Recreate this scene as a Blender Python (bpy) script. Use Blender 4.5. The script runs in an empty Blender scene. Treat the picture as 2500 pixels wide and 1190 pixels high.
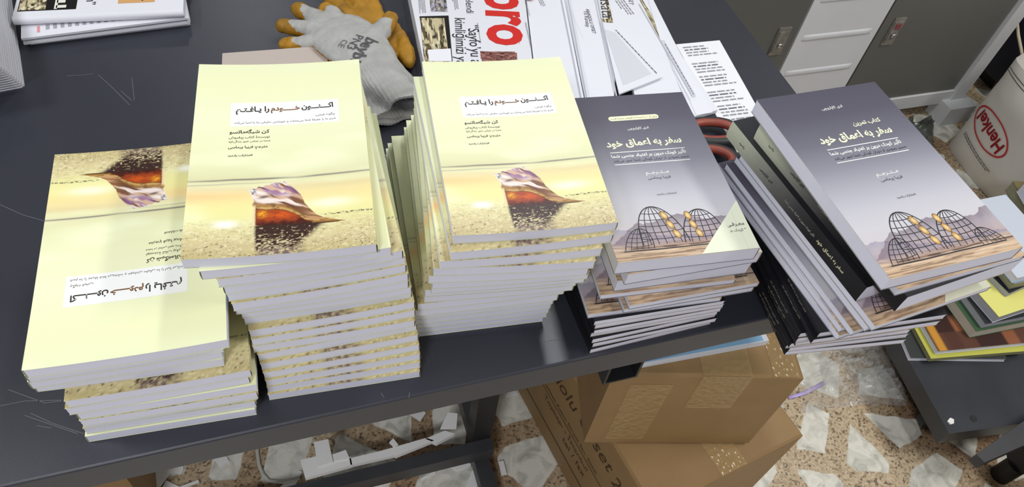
import bpy, bmesh, math, random
import numpy as np
from mathutils import Vector, Matrix

# ------------------------------------------------------------------ camera, world, lights, exposure
SC = bpy.context.scene
COL = SC.collection
R_ = np.array([0.95204, -0.28736, 0.10525])     # camera right / up / forward and position (metres; table top is z = 0)
FOC, CX, CY = 1839.41, 1250.0, 595.0
_p, _r, _h, _ey, _w = math.radians(51.4115), math.radians(9.7114), 0.65835, 0.352717, math.radians(24.4202)
_f = np.array([0, math.cos(_p), -math.sin(_p)]); _x = np.array([1., 0, 0]); _u = np.array([0, math.sin(_p), math.cos(_p)])
_x, _u = math.cos(_r)*_x + math.sin(_r)*_u, -math.sin(_r)*_x + math.cos(_r)*_u
_R = np.array([[math.cos(-_w), -math.sin(-_w), 0], [math.sin(-_w), math.cos(-_w), 0], [0, 0, 1]])
CAMP = _R @ np.array([0, -_ey, _h]); CR, CU, CF = _R @ _x, _R @ _u, _R @ _f
cam_d = bpy.data.cameras.new('camera'); cam = bpy.data.objects.new('camera', cam_d); COL.objects.link(cam)
cam_d.sensor_width = 36.0; cam_d.lens = 36.0*FOC/2500.0; cam_d.clip_start = 0.02
cam.matrix_world = Matrix(((CR[0], CU[0], -CF[0], CAMP[0]), (CR[1], CU[1], -CF[1], CAMP[1]), (CR[2], CU[2], -CF[2], CAMP[2]), (0, 0, 0, 1)))
SC.camera = cam

wd = bpy.data.worlds.new('room_ambience'); SC.world = wd; wd.use_nodes = True
wd.node_tree.nodes['Background'].inputs[0].default_value = (0.80, 0.87, 1.0, 1)
wd.node_tree.nodes['Background'].inputs[1].default_value = 0.10

def area(name, loc, size, power, target=None, col=(1, 1, 1)):
    d = bpy.data.lights.new(name, 'AREA'); d.shape = 'RECTANGLE'; d.size, d.size_y = size; d.energy = power; d.color = col
    o = bpy.data.objects.new(name, d); COL.objects.link(o); o.location = loc
    v = Vector(target if target else (loc[0], loc[1], -1)) - Vector(loc)
    o.rotation_euler = v.to_track_quat('-Z', 'Y').to_euler()
    return o
area('ceiling_lamp_over_table', (0.66, 1.02, 1.97), (0.14, 1.1), 17, col=(0.93, 0.96, 1.0))
area('ceiling_lamp_far', (-0.2, 3.5, 1.97), (0.30, 0.5), 9, col=(0.95, 0.97, 1.0))
area('ceiling_lamp_left', (-1.5, 0.4, 1.97), (0.5, 0.5), 22, col=(0.97, 0.98, 1.0))
area('ceiling_lamp_behind', (-0.95, -1.35, 1.97), (0.5, 0.3), 40, col=(0.92, 0.94, 1.0))
area('fill_light_right', (1.9, -0.45, 1.97), (0.3, 1.2), 42, col=(1.0, 0.98, 0.94))  # added fill without a known fixture, brightens the right floor and lockers

SC.view_settings.view_transform = 'Standard'; SC.view_settings.look = 'None'
SC.view_settings.gamma = 1.0; SC.view_settings.use_curve_mapping = False
SC.view_settings.exposure = -0.14

# ------------------------------------------------------------------ helpers
def at(px, py, z):
    """the point at height z that the photograph shows at (px, py)"""
    d = CR*(px-CX)/FOC - CU*(py-CY)/FOC + CF
    return CAMP + d*(z-CAMP[2])/d[2]
def on(px, py, axis, val):
    d = CR*(px-CX)/FOC - CU*(py-CY)/FOC + CF
    return CAMP + d*(val-CAMP[axis])/d[axis]

def lin(c):
    c = np.asarray(c, float)/255.0
    return np.where(c <= 0.04045, c/12.92, ((c+0.055)/1.055)**2.4)
def rgba(c): return tuple(lin(c)) + (1.0,)

def mat(name, rgb, rough=0.6, noise=0.0, scale=30.0, bump=0.0, bscale=200.0, metal=0.0, spec=0.5, attr=False, coat=0.0):
    m = bpy.data.materials.new(name); m.use_nodes = True
    nt = m.node_tree; b = nt.nodes['Principled BSDF']
    b.inputs['Roughness'].default_value = rough; b.inputs['Metallic'].default_value = metal
    b.inputs['Specular IOR Level'].default_value = spec; b.inputs['Coat Weight'].default_value = coat
    if attr:
        a = nt.nodes.new('ShaderNodeVertexColor'); a.layer_name = 'Col'; nt.links.new(a.outputs['Color'], b.inputs['Base Color'])
    elif noise:
        tc = nt.nodes.new('ShaderNodeTexCoord'); n = nt.nodes.new('ShaderNodeTexNoise'); n.inputs['Scale'].default_value = scale
        n.inputs['Detail'].default_value = 5; nt.links.new(tc.outputs['Object'], n.inputs['Vector'])
        r = nt.nodes.new('ShaderNodeValToRGB'); c = lin(rgb)
        r.color_ramp.elements[0].position = 0.3; r.color_ramp.elements[1].position = 0.7
        r.color_ramp.elements[0].color = tuple(np.clip(c*(1-noise), 0, 1)) + (1,); r.color_ramp.elements[1].color = tuple(np.clip(c*(1+noise), 0, 1)) + (1,)
        nt.links.new(n.outputs['Fac'], r.inputs['Fac']); nt.links.new(r.outputs['Color'], b.inputs['Base Color'])
    else:
        b.inputs['Base Color'].default_value = rgba(rgb)
    if bump:
        tc = nt.nodes.new('ShaderNodeTexCoord'); n = nt.nodes.new('ShaderNodeTexNoise'); n.inputs['Scale'].default_value = bscale
        nt.links.new(tc.outputs['Object'], n.inputs['Vector'])
        bp = nt.nodes.new('ShaderNodeBump'); bp.inputs['Strength'].default_value = bump; bp.inputs['Distance'].default_value = 0.002
        nt.links.new(n.outputs['Fac'], bp.inputs['Height']); nt.links.new(bp.outputs['Normal'], b.inputs['Normal'])
    return m

def tag(o, label=None, cat=None, group=None, kind=None):
    if label: o['label'] = label
    if cat: o['category'] = cat
    if group: o['group'] = group
    if kind: o['kind'] = kind
    return o
def empty(name, loc, rz=0.0):
    o = bpy.data.objects.new(name, None); COL.objects.link(o); o.location = loc; o.rotation_euler = (0, 0, rz); o.empty_display_size = 0.02
    return o

class MB:
    """collects coloured shapes and links them as ONE mesh object"""
    def __init__(s): s.v = []; s.f = []; s.m = []; s.c = []; s.n = 0
    def add(s, v, f, mi=0, col=(200, 200, 200)):
        v = np.asarray(v, float).reshape(-1, 3); f = [tuple(int(i)+s.n for i in q) for q in f]
        s.v.append(v); s.f += f; s.m += [mi]*len(f); s.n += len(v)
        c = np.asarray(col, float)
        s.c.append(np.broadcast_to(lin(c), (len(v), 3)) if c.ndim == 1 else c)
        return s
    def box(s, lo, hi, mi=0, col=(200, 200, 200), rz=0.0, M=None):
        x0, y0, z0 = lo; x1, y1, z1 = hi
        v = np.array([(x0, y0, z0), (x1, y0, z0), (x1, y1, z0), (x0, y1, z0), (x0, y0, z1), (x1, y0, z1), (x1, y1, z1), (x0, y1, z1)])
        if M is not None: v = np.array([M @ Vector(p) for p in v])
        return s.add(v, [(3, 2, 1, 0), (4, 5, 6, 7), (0, 1, 5, 4), (1, 2, 6, 5), (2, 3, 7, 6), (3, 0, 4, 7)], mi, col)
    def prism(s, pts, z0, z1, mi=0, col=(200, 200, 200)):
        p = np.asarray(pts, float)[:, :2]; n = len(p)
        if sum(p[i][0]*p[(i+1) % n][1]-p[(i+1) % n][0]*p[i][1] for i in range(n)) < 0: p = p[::-1]
        v = np.vstack([np.c_[p, np.full(n, z0)], np.c_[p, np.full(n, z1)]])
        return s.add(v, [tuple(range(n-1, -1, -1)), tuple(range(n, 2*n))] + [(i, (i+1) % n, n+(i+1) % n, n+i) for i in range(n)], mi, col)
    def tube(s, pts, r, seg=10, mi=0, col=(200, 200, 200), closed=False, flat=1.0):
        P = [Vector(p) for p in pts]; n = len(P); R = r if hasattr(r, '__len__') else [r]*n
        v = []; up = Vector((0, 0, 1))
        for i, p in enumerate(P):
            a = P[(i-1) % n] if (closed or i > 0) else p; b = P[(i+1) % n] if (closed or i < n-1) else p
            t = (b-a).normalized(); x = up.cross(t)
            if x.length < 1e-3: x = Vector((1, 0, 0)).cross(t)
            x.normalize(); y = t.cross(x)
            for k in range(seg):
                g = 2*math.pi*k/seg; v.append(p + x*math.cos(g)*R[i] + y*math.sin(g)*R[i]*flat)
        f = []
        for i in range(n if closed else n-1):
            j = (i+1) % n
            for k in range(seg): f.append((i*seg+k, i*seg+(k+1) % seg, j*seg+(k+1) % seg, j*seg+k))
        if not closed: f += [tuple(range(seg-1, -1, -1)), tuple((n-1)*seg+k for k in range(seg))]
        return s.add([tuple(q) for q in v], f, mi, col)
    def grid(s, X, Y, Z, mi=0, col=(200, 200, 200), flip=False):
        """X, Y, Z arrays of shape (ny, nx)"""
        ny, nx = X.shape; idx = np.arange(nx*ny).reshape(ny, nx)
        q = np.stack([idx[:-1, :-1], idx[:-1, 1:], idx[1:, 1:], idx[1:, :-1]], -1).reshape(-1, 4)
        if flip: q = q[:, ::-1]
        c = np.asarray(col, float)
        if c.ndim == 3: c = c.reshape(-1, 3)
        return s.add(np.stack([X, Y, Z], -1).reshape(-1, 3), q.tolist(), mi, c)
    def build(s, name, mats, parent=None, smooth=False):
        me = bpy.data.meshes.new(name)
        me.from_pydata(np.vstack(s.v).tolist(), [], s.f)
        ms = mats if isinstance(mats, (list, tuple)) else [mats]
        for m in ms: me.materials.append(m)
        if len(ms) > 1: me.polygons.foreach_set('material_index', s.m)
        a = me.color_attributes.new('Col', 'FLOAT_COLOR', 'POINT')
        a.data.foreach_set('color', np.c_[np.vstack(s.c), np.ones(s.n)].ravel())
        if smooth: me.polygons.foreach_set('use_smooth', [True]*len(me.polygons))
        me.update()
        o = bpy.data.objects.new(name, me); COL.objects.link(o)
        if parent is not None: o.parent = parent
        return o

# value noise on arrays
_T = np.random.RandomState(7).rand(256, 256)
def vn(x, y):
    xi = np.floor(x).astype(int); yi = np.floor(y).astype(int); fx = x-xi; fy = y-yi
    fx = fx*fx*(3-2*fx); fy = fy*fy*(3-2*fy); a = _T[xi % 256, yi % 256]; b = _T[(xi+1) % 256, yi % 256]; c = _T[xi % 256, (yi+1) % 256]; d = _T[(xi+1) % 256, (yi+1) % 256]
    return (a*(1-fx)+b*fx)*(1-fy)+(c*(1-fx)+d*fx)*fy
def fbm(x, y, o=4):
    r = 0; w = 0.5
    for k in range(o): r = r + w*vn(x*2**k+17.3*k, y*2**k+5.1*k); w *= 0.5
    return r/(1-0.5**o)
def mix(c, rgb, a):
    return c*(1-a[..., None]) + lin(rgb)*a[..., None]
def sstep(a, b, x):
    t = np.clip((x-a)/(b-a), 0, 1); return t*t*(3-2*t)
def inpoly(x, y, P):
    r = np.zeros(x.shape, bool); n = len(P)
    for i in range(n):
        x0, y0 = P[i]; x1, y1 = P[(i+1) % n]
        if y0 == y1: continue
        r ^= ((y0 > y) != (y1 > y)) & (x < (x1-x0)*(y-y0)/(y1-y0)+x0)
    return r
def pdist(x, y, P, closed=False):
    d = np.full(x.shape, 1e9)
    n = len(P)
    for i in range(n if closed else n-1):
        x0, y0 = P[i]; x1, y1 = P[(i+1) % n]; dx, dy = x1-x0, y1-y0; L2 = dx*dx+dy*dy+1e-12
        t = np.clip(((x-x0)*dx+(y-y0)*dy)/L2, 0, 1); d = np.minimum(d, np.hypot(x-x0-t*dx, y-y0-t*dy))
    return d

# ------------------------------------------------------------------ lettering (Arabic letters are joined by hand)
AR = {'ا': ('FE8D', 'FE8E', 0, 0), 'أ': ('FE83', 'FE84', 0, 0), 'ب': ('FE8F', 'FE90', 'FE91', 'FE92'), 'پ': ('FB56', 'FB57', 'FB58', 'FB59'), 'ت': ('FE95', 'FE96', 'FE97', 'FE98'),
      'ث': ('FE99', 'FE9A', 'FE9B', 'FE9C'), 'ج': ('FE9D', 'FE9E', 'FE9F', 'FEA0'), 'چ': ('FB7A', 'FB7B', 'FB7C', 'FB7D'), 'ح': ('FEA1', 'FEA2', 'FEA3', 'FEA4'), 'خ': ('FEA5', 'FEA6', 'FEA7', 'FEA8'),
      'د': ('FEA9', 'FEAA', 0, 0), 'ر': ('FEAD', 'FEAE', 0, 0), 'ز': ('FEAF', 'FEB0', 0, 0), 'س': ('FEB1', 'FEB2', 'FEB3', 'FEB4'), 'ش': ('FEB5', 'FEB6', 'FEB7', 'FEB8'), 'ض': ('FEBD', 'FEBE', 'FEBF', 'FEC0'),
      'ع': ('FEC9', 'FECA', 'FECB', 'FECC'), 'ف': ('FED1', 'FED2', 'FED3', 'FED4'), 'ق': ('FED5', 'FED6', 'FED7', 'FED8'), 'ک': ('FB8E', 'FB8F', 'FB90', 'FB91'), 'گ': ('FB92', 'FB93', 'FB94', 'FB95'),
      'ل': ('FEDD', 'FEDE', 'FEDF', 'FEE0'), 'م': ('FEE1', 'FEE2', 'FEE3', 'FEE4'), 'ن': ('FEE5', 'FEE6', 'FEE7', 'FEE8'), 'و': ('FEED', 'FEEE', 0, 0), 'ه': ('FEE9', 'FEEA', 'FEEB', 'FEEC'),
      'ی': ('FBFC', 'FBFD', 'FBFE', 'FBFF'), 'ئ': ('FE89', 'FE8A', 'FE8B', 'FE8C'), 'ۀ': ('FBA4', 'FBA5', 0, 0)}
def shape(t):
    out = []
    for i, ch in enumerate(t):
        if ch == '\u200c': continue
        if ch not in AR: out.append(ch); continue
        pv = t[i-1] if i else ' '; nx = t[i+1] if i+1 < len(t) else ' '
        jp = pv == 'ـ' or (pv in AR and AR[pv][2]); jn = bool(AR[ch][2]) and (nx == 'ـ' or nx in AR)
        k = 3 if (jp and jn) else 1 if jp else 2 if jn else 0
        out.append(chr(int(AR[ch][k], 16)))
    s = ''.join(out)
    s = s[::-1]
    import re
    return re.sub('[۰-۹٫]+', lambda q: q.group(0)[::-1], s)
_TX = {}
def glyphs(t, bold=0.0, res=3):
    k = (t, bold, res)
    if k not in _TX:
        c = bpy.data.curves.new('lettering', 'FONT'); c.body = shape(t) if any(ch in AR for ch in t) else t
        c.resolution_u = res; c.offset = bold; c.fill_mode = 'FRONT'
        o = bpy.data.objects.new('lettering', c); COL.objects.link(o); bpy.context.view_layer.update()
        me = o.to_mesh(); v = np.array([p.co[:2] for p in me.vertices]); f = [tuple(p.vertices) for p in me.polygons]
        nz = [p.normal.z for p in me.polygons]
        f = [q if z > 0 else q[::-1] for q, z in zip(f, nz)]
        o.to_mesh_clear(); bpy.data.objects.remove(o); bpy.data.curves.remove(c)
        v[:, 0] -= v[:, 0].min()
        _TX[k] = (v, f)
    return _TX[k]
def text2d(t, x0, x1, y, hs=1.0, bold=0.0, res=3):
    """polygons of a line of lettering whose ink spans x0..x1 on baseline y"""
    v, f = glyphs(t, bold, res); s = (x1-x0)/v[:, 0].max()
    return np.c_[v[:, 0]*s+x0, v[:, 1]*s*hs+y], f

# ------------------------------------------------------------------ materials
M_print = mat('printed_cover', (200, 200, 200), rough=0.38, attr=True, spec=0.4)
M_paperprint = mat('printed_paper', (220, 220, 220), rough=0.8, attr=True, spec=0.2)
M_matt = mat('painted_matt', (120, 120, 120), rough=0.6, attr=True)
def pages_material():
    m = bpy.data.materials.new('page_edges'); m.use_nodes = True; nt = m.node_tree; b = nt.nodes['Principled BSDF']
    tc = nt.nodes.new('ShaderNodeTexCoord'); mp = nt.nodes.new('ShaderNodeMapping'); mp.inputs['Scale'].default_value = (4, 4, 3500)
    n = nt.nodes.new('ShaderNodeTexNoise'); n.inputs['Scale'].default_value = 1.0; n.inputs['Detail'].default_value = 3
    nt.links.new(tc.outputs['Object'], mp.inputs['Vector']); nt.links.new(mp.outputs['Vector'], n.inputs['Vector'])
    r = nt.nodes.new('ShaderNodeValToRGB'); r.color_ramp.elements[0].color = rgba((218, 219, 236)); r.color_ramp.elements[1].color = rgba((234, 235, 247))
    nt.links.new(n.outputs['Fac'], r.inputs['Fac']); nt.links.new(r.outputs['Color'], b.inputs['Base Color'])
    b.inputs['Roughness'].default_value = 0.85; b.inputs['Specular IOR Level'].default_value = 0.2
    return m
M_pages = pages_material()

# ------------------------------------------------------------------ cover art (sizes in millimetres on the cover)
W, L = 0.140, 0.219
SHELL = [(119.1, 26.8), (112, 28.6), (106.2, 30.7), (101, 32.6), (96.2, 36.1), (91.5, 42.5), (87.7, 48.7), (86.3, 54), (84.9, 58.1), (81.5, 63.5), (77.6, 67.9), (74.5, 70.3), (73.2, 72.5), (72.2, 74), (71.0, 73.4), (70.4, 71.6), (67, 72.3), (62.8, 71.9),
         (60.5, 70.2), (58.4, 70.6), (55.5, 68.4), (52.6, 69.2), (50.5, 67.0), (46.2, 66.6), (45.3, 65), (47.0, 62.8), (46.6, 61), (48.6, 59), (47.6, 57), (49.8, 55), (48.4, 50), (49.4, 45.0), (48.8, 38), (48.6, 29.8), (55, 28.3), (66.1, 27.9), (80, 26.9), (91.7, 26.2), (106.1, 26.5)]
LIP = [(49.5, 49.6), (52, 46.2), (58, 44.6), (65, 44.7), (71.7, 43.4), (78, 40.2), (83.2, 36.4), (87, 32.4), (92.5, 29.4)]
def ramp(y, stops):
    ys = [q[0] for q in stops]; cs = np.array([lin(q[1]) for q in stops])
    return np.stack([np.interp(y, ys, cs[:, i]) for i in range(3)], -1)
def shell_paint(x, y):
    c = ramp(y + (fbm(x*0.02, y*0.1, 3)-0.5)*3, [(0, (196, 182, 130)), (12, (210, 196, 148)), (26, (224, 215, 160)), (36, (234, 230, 164)), (46, (238, 232, 160)), (54, (240, 226, 158)), (61, (238, 222, 162)), (67, (230, 218, 170)), (72, (232, 230, 182)), (78, (220, 218, 172)),
        (84, (226, 226, 180)), (96, (232, 234, 188)), (115, (236, 238, 194)), (150, (238, 240, 202)), (190, (236, 239, 192)), (219, (232, 236, 194))])
    c = mix(c, (248, 252, 214), 0.6*sstep(0.5, 0.85, fbm(x*0.012+3, y*0.05, 3)))
    c = mix(c, (246, 204, 140), 0.75*np.exp(-((y-60)/4.5)**2)*sstep(70, 10, x))
    c = mix(c, (226, 210, 150), 0.5*np.exp(-((y-66)/2.5)**2)*sstep(60, 110, x))
    c = mix(c, (252, 252, 236), 0.7*np.exp(-((y-47)/5)**2-((x-108)/18)**2))
    h = 76.2 + 1.4*(x/140) + (vn(x*0.06, x*0+2)-0.5)*1.6
    c = mix(c, (92, 84, 96), 0.9*np.exp(-((y-h)/0.95)**2)*(0.5+0.5*vn(x*0.05+9, y*0)))
    c = mix(c, (170, 165, 150), 0.6*np.exp(-((y-h+4.3)/0.8)**2)*sstep(110, 20, x))
    # wet sand
    s = sstep(40, 30, y)
    g = vn(x*0.95, y*1.5); g2 = vn(x*2.1+40, y*2.8)
    c = mix(c, (168, 138, 92), s*0.35*sstep(0.45, 0.9, fbm(x*0.25, y*0.5, 4)))
    c = mix(c, (250, 244, 206), s*0.45*sstep(0.55, 0.85, fbm(x*0.3+60, y*0.6, 3)))
    dens = s*(0.35+0.65*sstep(30, 5, y))
    c = mix(c, (58, 40, 34), 0.85*dens*sstep(0.82, 0.90, g))
    c = mix(c, (96, 72, 56), dens*0.35*sstep(0.78, 0.9, g2))
    wl = 35.4 + (vn(x*0.3, x*0)-0.5)*1.2
    c = mix(c, (66, 56, 50), sstep(98, 106, x)*sstep(1.3, 0.2, np.abs(y-wl))*sstep(0.35, 0.7, vn(x*1.6, y*2)))
    c = mix(c, (255, 254, 244), 0.95*np.exp(-(((x-29)/8.5)**2+((y-31.6)/3.6)**2)**1.3))
    # mirror image of the shell on the wet sand
    xr = 49+ (29-y)*0.02; xe = 106-(27-y)*0.95; m = sstep(0, 3, x-xr)*sstep(0, 9, xe-x)*sstep(29.8, 28, y)*sstep(-6, 8, y)
    n = fbm(x*0.55, y*1.1, 3)
    c = mix(c, (58, 34, 28), m*sstep(0.46+0.017*y, 0.26+0.017*y, n))
    c = mix(c, (150, 132, 140), m*0.6*sstep(16, 4, y)*sstep(0.5, 0.7, n))
    c = mix(c, (104, 82, 86), 0.85*sstep(9, 4, y)*sstep(50, 58, x)*sstep(92, 80, x)*sstep(0.62, 0.42, fbm(x*0.3+5, y*0.8, 3)))
    # the shell itself
    box = (x > 44) & (x < 121) & (y > 25) & (y < 75)
    if box.any():
        xs, ys = x[box], y[box]; ins = inpoly(xs, ys, SHELL); k = c[box]
        ed = pdist(xs, ys, SHELL, True)
        th = np.arctan2(ys-25.5, 121-xs); rr = np.hypot(xs-121, ys-25.5); w = fbm(xs*0.10+2, ys*0.10, 3)
        st = fbm(th*17+w*2.4, rr*0.05+3, 4); s2 = fbm(th*26+w*2+31, rr*0.045, 3)
        a = np.broadcast_to(lin((212, 178, 152)), k.shape).copy()
        a = mix(a, (240, 226, 218), sstep(0.47, 0.60, st)); a = mix(a, (126, 74, 46), 0.9*sstep(0.55, 0.66, s2)); a = mix(a, (86, 48, 34), 0.8*sstep(0.64, 0.72, s2))
        a = mix(a, (146, 100, 150), 0.8*sstep(0.50, 0.60, fbm(th*14+60, rr*0.06+9, 3))*sstep(56, 61, ys)*sstep(54, 60, xs))
        a = mix(a, (252, 248, 244), 0.8*np.exp(-((ys-60-0.35*(60-xs))/2.2)**2)*sstep(64, 54, xs)); a = mix(a, (70, 42, 34), 0.85*np.exp(-((xs-57)/4.5)**2-((ys-57.5-0.2*(xs-57))/1.5)**2)*sstep(0.35, 0.55, w))
        a = mix(a, (186, 134, 80), 0.8*sstep(78, 92, xs)); a = mix(a, (112, 74, 46), 0.7*sstep(76, 84, xs)*sstep(0.5, 0.62, s2))
        a = mix(a, (64, 74, 92), 0.95*sstep(52.5, 49.0, xs)*sstep(59, 62, ys)*sstep(0.40, 0.6, vn(xs*0.9+ys*0.8, ys*1.6)))
        # lip band and aperture
        ly = np.interp(xs, [q[0] for q in LIP], [q[1] for q in LIP])
        band = sstep(ly+7.5-np.clip(xs-70, 0, 20)*0.22, ly+4.5-np.clip(xs-70, 0, 20)*0.22, ys)*sstep(46, 52, xs)
        a = mix(a, (162, 116, 54), band*0.9); a = mix(a, (214, 176, 108), band*0.8*np.exp(-((ys-ly-1.2)/1.1)**2)); a = mix(a, (104, 70, 32), band*0.7*sstep(0.52, 0.66, fbm(xs*0.25, ys*0.5+8, 3)))
        ap = (ys < ly-0.3) & (xs > 51.2) & (xs < 93)
        q = np.broadcast_to(lin((158, 62, 22)), k.shape).copy()
        q = mix(q, (255, 176, 44), np.exp(-((xs-56)/3.6)**2-((ys-40)/3.2)**2)); q = mix(q, (224, 96, 22), 0.8*np.exp(-((xs-70)/9)**2-((ys-38.5)/3.6)**2))
        q = mix(q, (66, 22, 12), sstep(35.5, 30, ys+ (fbm(xs*0.25, ys*0.25, 3)-0.5)*7)); q = mix(q, (48, 16, 10), sstep(1.2, 0.2, ly-ys)); q = mix(q, (120, 48, 22), 0.6*sstep(0.5, 0.7, fbm(xs*0.4, ys*0.9, 3)))
        a = np.where(ap[:, None], q, a)
        a = mix(a, (238, 214, 170), sstep(2.9, 1.5, xs-48.6+0*xs)*sstep(50, 47, ys)*1.0); a = mix(a, (120, 70, 40), 0.8*np.exp(-((xs-51.6)/0.5)**2)*sstep(48, 45, ys))
        a = mix(a, (52, 34, 26), sstep(2.0, 0.2, ys-(27.9-(xs-55)*0.028))*sstep(52, 60, xs)); a = mix(a, (246, 240, 232), 0.55*sstep(0.9, 0.2, ed)*sstep(54, 60, ys))
        c[box] = np.where(ins[:, None], a, k)
    return np.clip(c, 0, 1)
def shell_back(x, y):
    c = ramp(y, [(0, (228, 232, 172)), (30, (236, 242, 188)), (219, (238, 244, 192))]); return mix(c, (246, 250, 210), 0.5*sstep(0.5, 0.8, fbm(x*0.02, y*0.04, 3)))
def gray_paint(x, y):
    c = ramp(y, [(0, (206, 176, 142)), (8, (200, 172, 142)), (14, (176, 150, 134)), (20, (190, 172, 170)), (26, (206, 190, 188)), (34, (206, 200, 204)), (50, (204, 203, 208)), (70, (196, 195, 203)), (95, (172, 172, 182)), (120, (142, 142, 154)), (150, (112, 111, 124)), (185, (90, 88, 101)), (219, (82, 80, 94))])
    def ridge(pts, col, fade, top=0.9):
        nonlocal c
        py = np.interp(x, [q[0] for q in pts], [q[1] for q in pts]) + (vn(x*0.35, x*0+5)-0.5)*1.8
        m = sstep(0, 0.7, py-y)*sstep(14, 22, y)
        c = mix(c, col, m*np.clip(top-fade*(py-y), 0.05, 1)*(0.8+0.3*(fbm(x*0.15, y*0.2, 3)-0.5)))
    ridge([(0, 36), (15, 37), (30, 33), (50, 26), (140, 22)], (150, 146, 166), 0.03)
    ridge([(0, 20), (8, 25), (22, 37), (31, 43), (36, 41.5), (48, 43), (62, 47), (76, 50), (86, 47), (100, 41), (114, 42.5), (126, 43), (133, 49), (140, 50)], (118, 100, 116), 0.024)
    n = fbm(x*0.035, y*0.9, 4); g = sstep(21, 15, y)
    c = mix(c, (118, 92, 78), g*0.75*sstep(0.52, 0.7, n)); c = mix(c, (232, 208, 178), g*0.6*sstep(0.55, 0.72, fbm(x*0.04+50, y*0.7+9, 3)))
    c = mix(c, (58, 42, 40), 0.85*np.exp(-((y-13.2-(vn(x*0.05, x*0)-0.5)*1.5)/0.9)**2)*sstep(0.3, 0.6, vn(x*0.09+3, x*0)))
    c = mix(c, (70, 50, 40), 0.8*np.exp(-((y-6.2-(vn(x*0.1, x*0)-0.5)*0.8)/0.45)**2)*sstep(0.55, 0.7, vn(x*0.05+13, x*0)))
    return np.clip(c, 0, 1)
def black_back(x, y):
    c = ramp(y, [(0, (26, 26, 30)), (120, (30, 30, 35)), (219, (44, 45, 50))]); return c
def thick_spine(x, y):
    return ramp(y, [(0, (26, 26, 30)), (70, (34, 34, 38)), (100, (62, 62, 64)), (135, (112, 112, 108)), (165, (158, 160, 148)), (190, (196, 200, 178)), (219, (214, 218, 194))])

INK = (58, 52, 46); BROWN = (120, 82, 46); WHITE = (246, 246, 240); CREAM = (240, 240, 210)
def shell_text():
    P = []
    def t(s, x0, x1, y, col=INK, hs=1.0, bold=0.0, lay=1): v, f = text2d(s, x0, x1, y, hs, bold); P.append((v, f, col, lay))
    P.append(('rect', (28.9, 138.2, 118.6, 167.4), (244, 245, 243), 0))
    t('اکـــنـــون', 87.2, 114.2, 157.2, bold=0.036, hs=1.15); t('خـــــودم', 61.6, 86.0, 156.6, BROWN, bold=0.036, hs=1.12); t('را یـافـتـم', 33.0, 60.4, 156.2, bold=0.036, hs=1.15)
    t('چگونه فیض،', 98.4, 115.4, 147.2, bold=0.012); t('شرم ما را عمیقا شفا می‌بخشد و خویشتن حقیقی ما را احیا می‌کند', 32.1, 115.6, 141.6, bold=0.012)
    t('کِن شیگه‌ماتسو'.replace('ِ', ''), 28.8, 60.6, 129.8, bold=0.03); t('نویسندۀ کتاب پرفروش', 28.6, 61.0, 123.9, bold=0.012); t('«خدا در تمامی امور زندگی‌ام»', 28.4, 61.4, 119.3, bold=0.012)
    t('مترجم: فریبا پرماسی', 28.3, 59.3, 112.4, bold=0.025); t('انتشارات رادمرد', 28.4, 47.4, 103.2, bold=0.03)
    return P
def line_poly(pts, w):
    v = []; f = []
    for a, b in zip(pts[:-1], pts[1:]):
        dx, dy = b[0]-a[0], b[1]-a[1]; n = math.hypot(dx, dy)+1e-9; ox, oy = -dy/n*w/2, dx/n*w/2; i = len(v)
        v += [(a[0]+ox, a[1]+oy), (a[0]-ox, a[1]-oy), (b[0]-ox, b[1]-oy), (b[0]+ox, b[1]+oy)]; f.append((i, i+1, i+2, i+3))
    return np.array(v), f
def wire_art():
    """dark wire-lattice domes with amber ovals inside, standing on desert ground"""
    P = []; dk = (52, 50, 54)
    def dome(cx, cy, rx, ry, lean=0.0, w=0.75, nm=6, npar=5):
        F = lambda a, r: (cx+rx*r*math.cos(a)+lean*ry*math.sin(a)*r, cy+ry*math.sin(a)*r)
        P.append(line_poly([F(math.pi*k/20, 1) for k in range(21)], w*1.4) + (dk, 2))
        for m in range(1, nm):
            q = -1+2*m/nm
            P.append(line_poly([(cx+rx*q*math.cos(math.pi/2*k/9)+lean*ry*math.sin(math.pi/2*k/9), cy+ry*math.sin(math.pi/2*k/9)) for k in range(10)], w) + (dk, 2))
        for m in range(1, npar+1):
            s = m/(npar+1); h = math.sqrt(1-s*s)
            P.append(line_poly([(cx-rx*h+2*rx*h*k/8+lean*ry*s, cy+ry*s-1.6*math.sin(math.pi*k/8)) for k in range(9)], w) + (dk, 2))
    def egg(cx, cy, rx, ry, tilt=0.0):
        c, s = math.cos(tilt), math.sin(tilt)
        for sc, col, lay in ((1.0, (140, 104, 60), 2), (0.82, (204, 166, 104), 3), (0.45, (232, 206, 150), 4)):
            v = [(cx+c*rx*sc*math.cos(2*math.pi*k/16)-s*ry*sc*math.sin(2*math.pi*k/16), cy+s*rx*sc*math.cos(2*math.pi*k/16)+c*ry*sc*math.sin(2*math.pi*k/16)) for k in range(16)]
            P.append((np.array(v), [tuple(range(16))], col, lay))
    for cx, cy, a in ((60.5, 49, 0.3), (63, 37.5, 0.35), (66, 26, 0.3)): egg(cx, cy, 3.4, 5.8, a)
    for cx, cy, a in ((84, 46.5, 0.15), (85.5, 35.5, 0.3), (88, 24.5, 0.25)): egg(cx, cy, 3.4, 5.6, a)
    dome(53, 16, 23, 45, -0.06); dome(92, 15, 21, 38, 0.1); dome(25, 12, 14, 24, 0.25, 0.6, 5, 4); dome(119, 11.5, 12, 17, -0.25, 0.6, 5, 3)
    P.append(line_poly([(9, 11), (40, 10.5), (80, 10.8), (131, 10.5)], 1.2) + (dk, 2))
    return P
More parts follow.
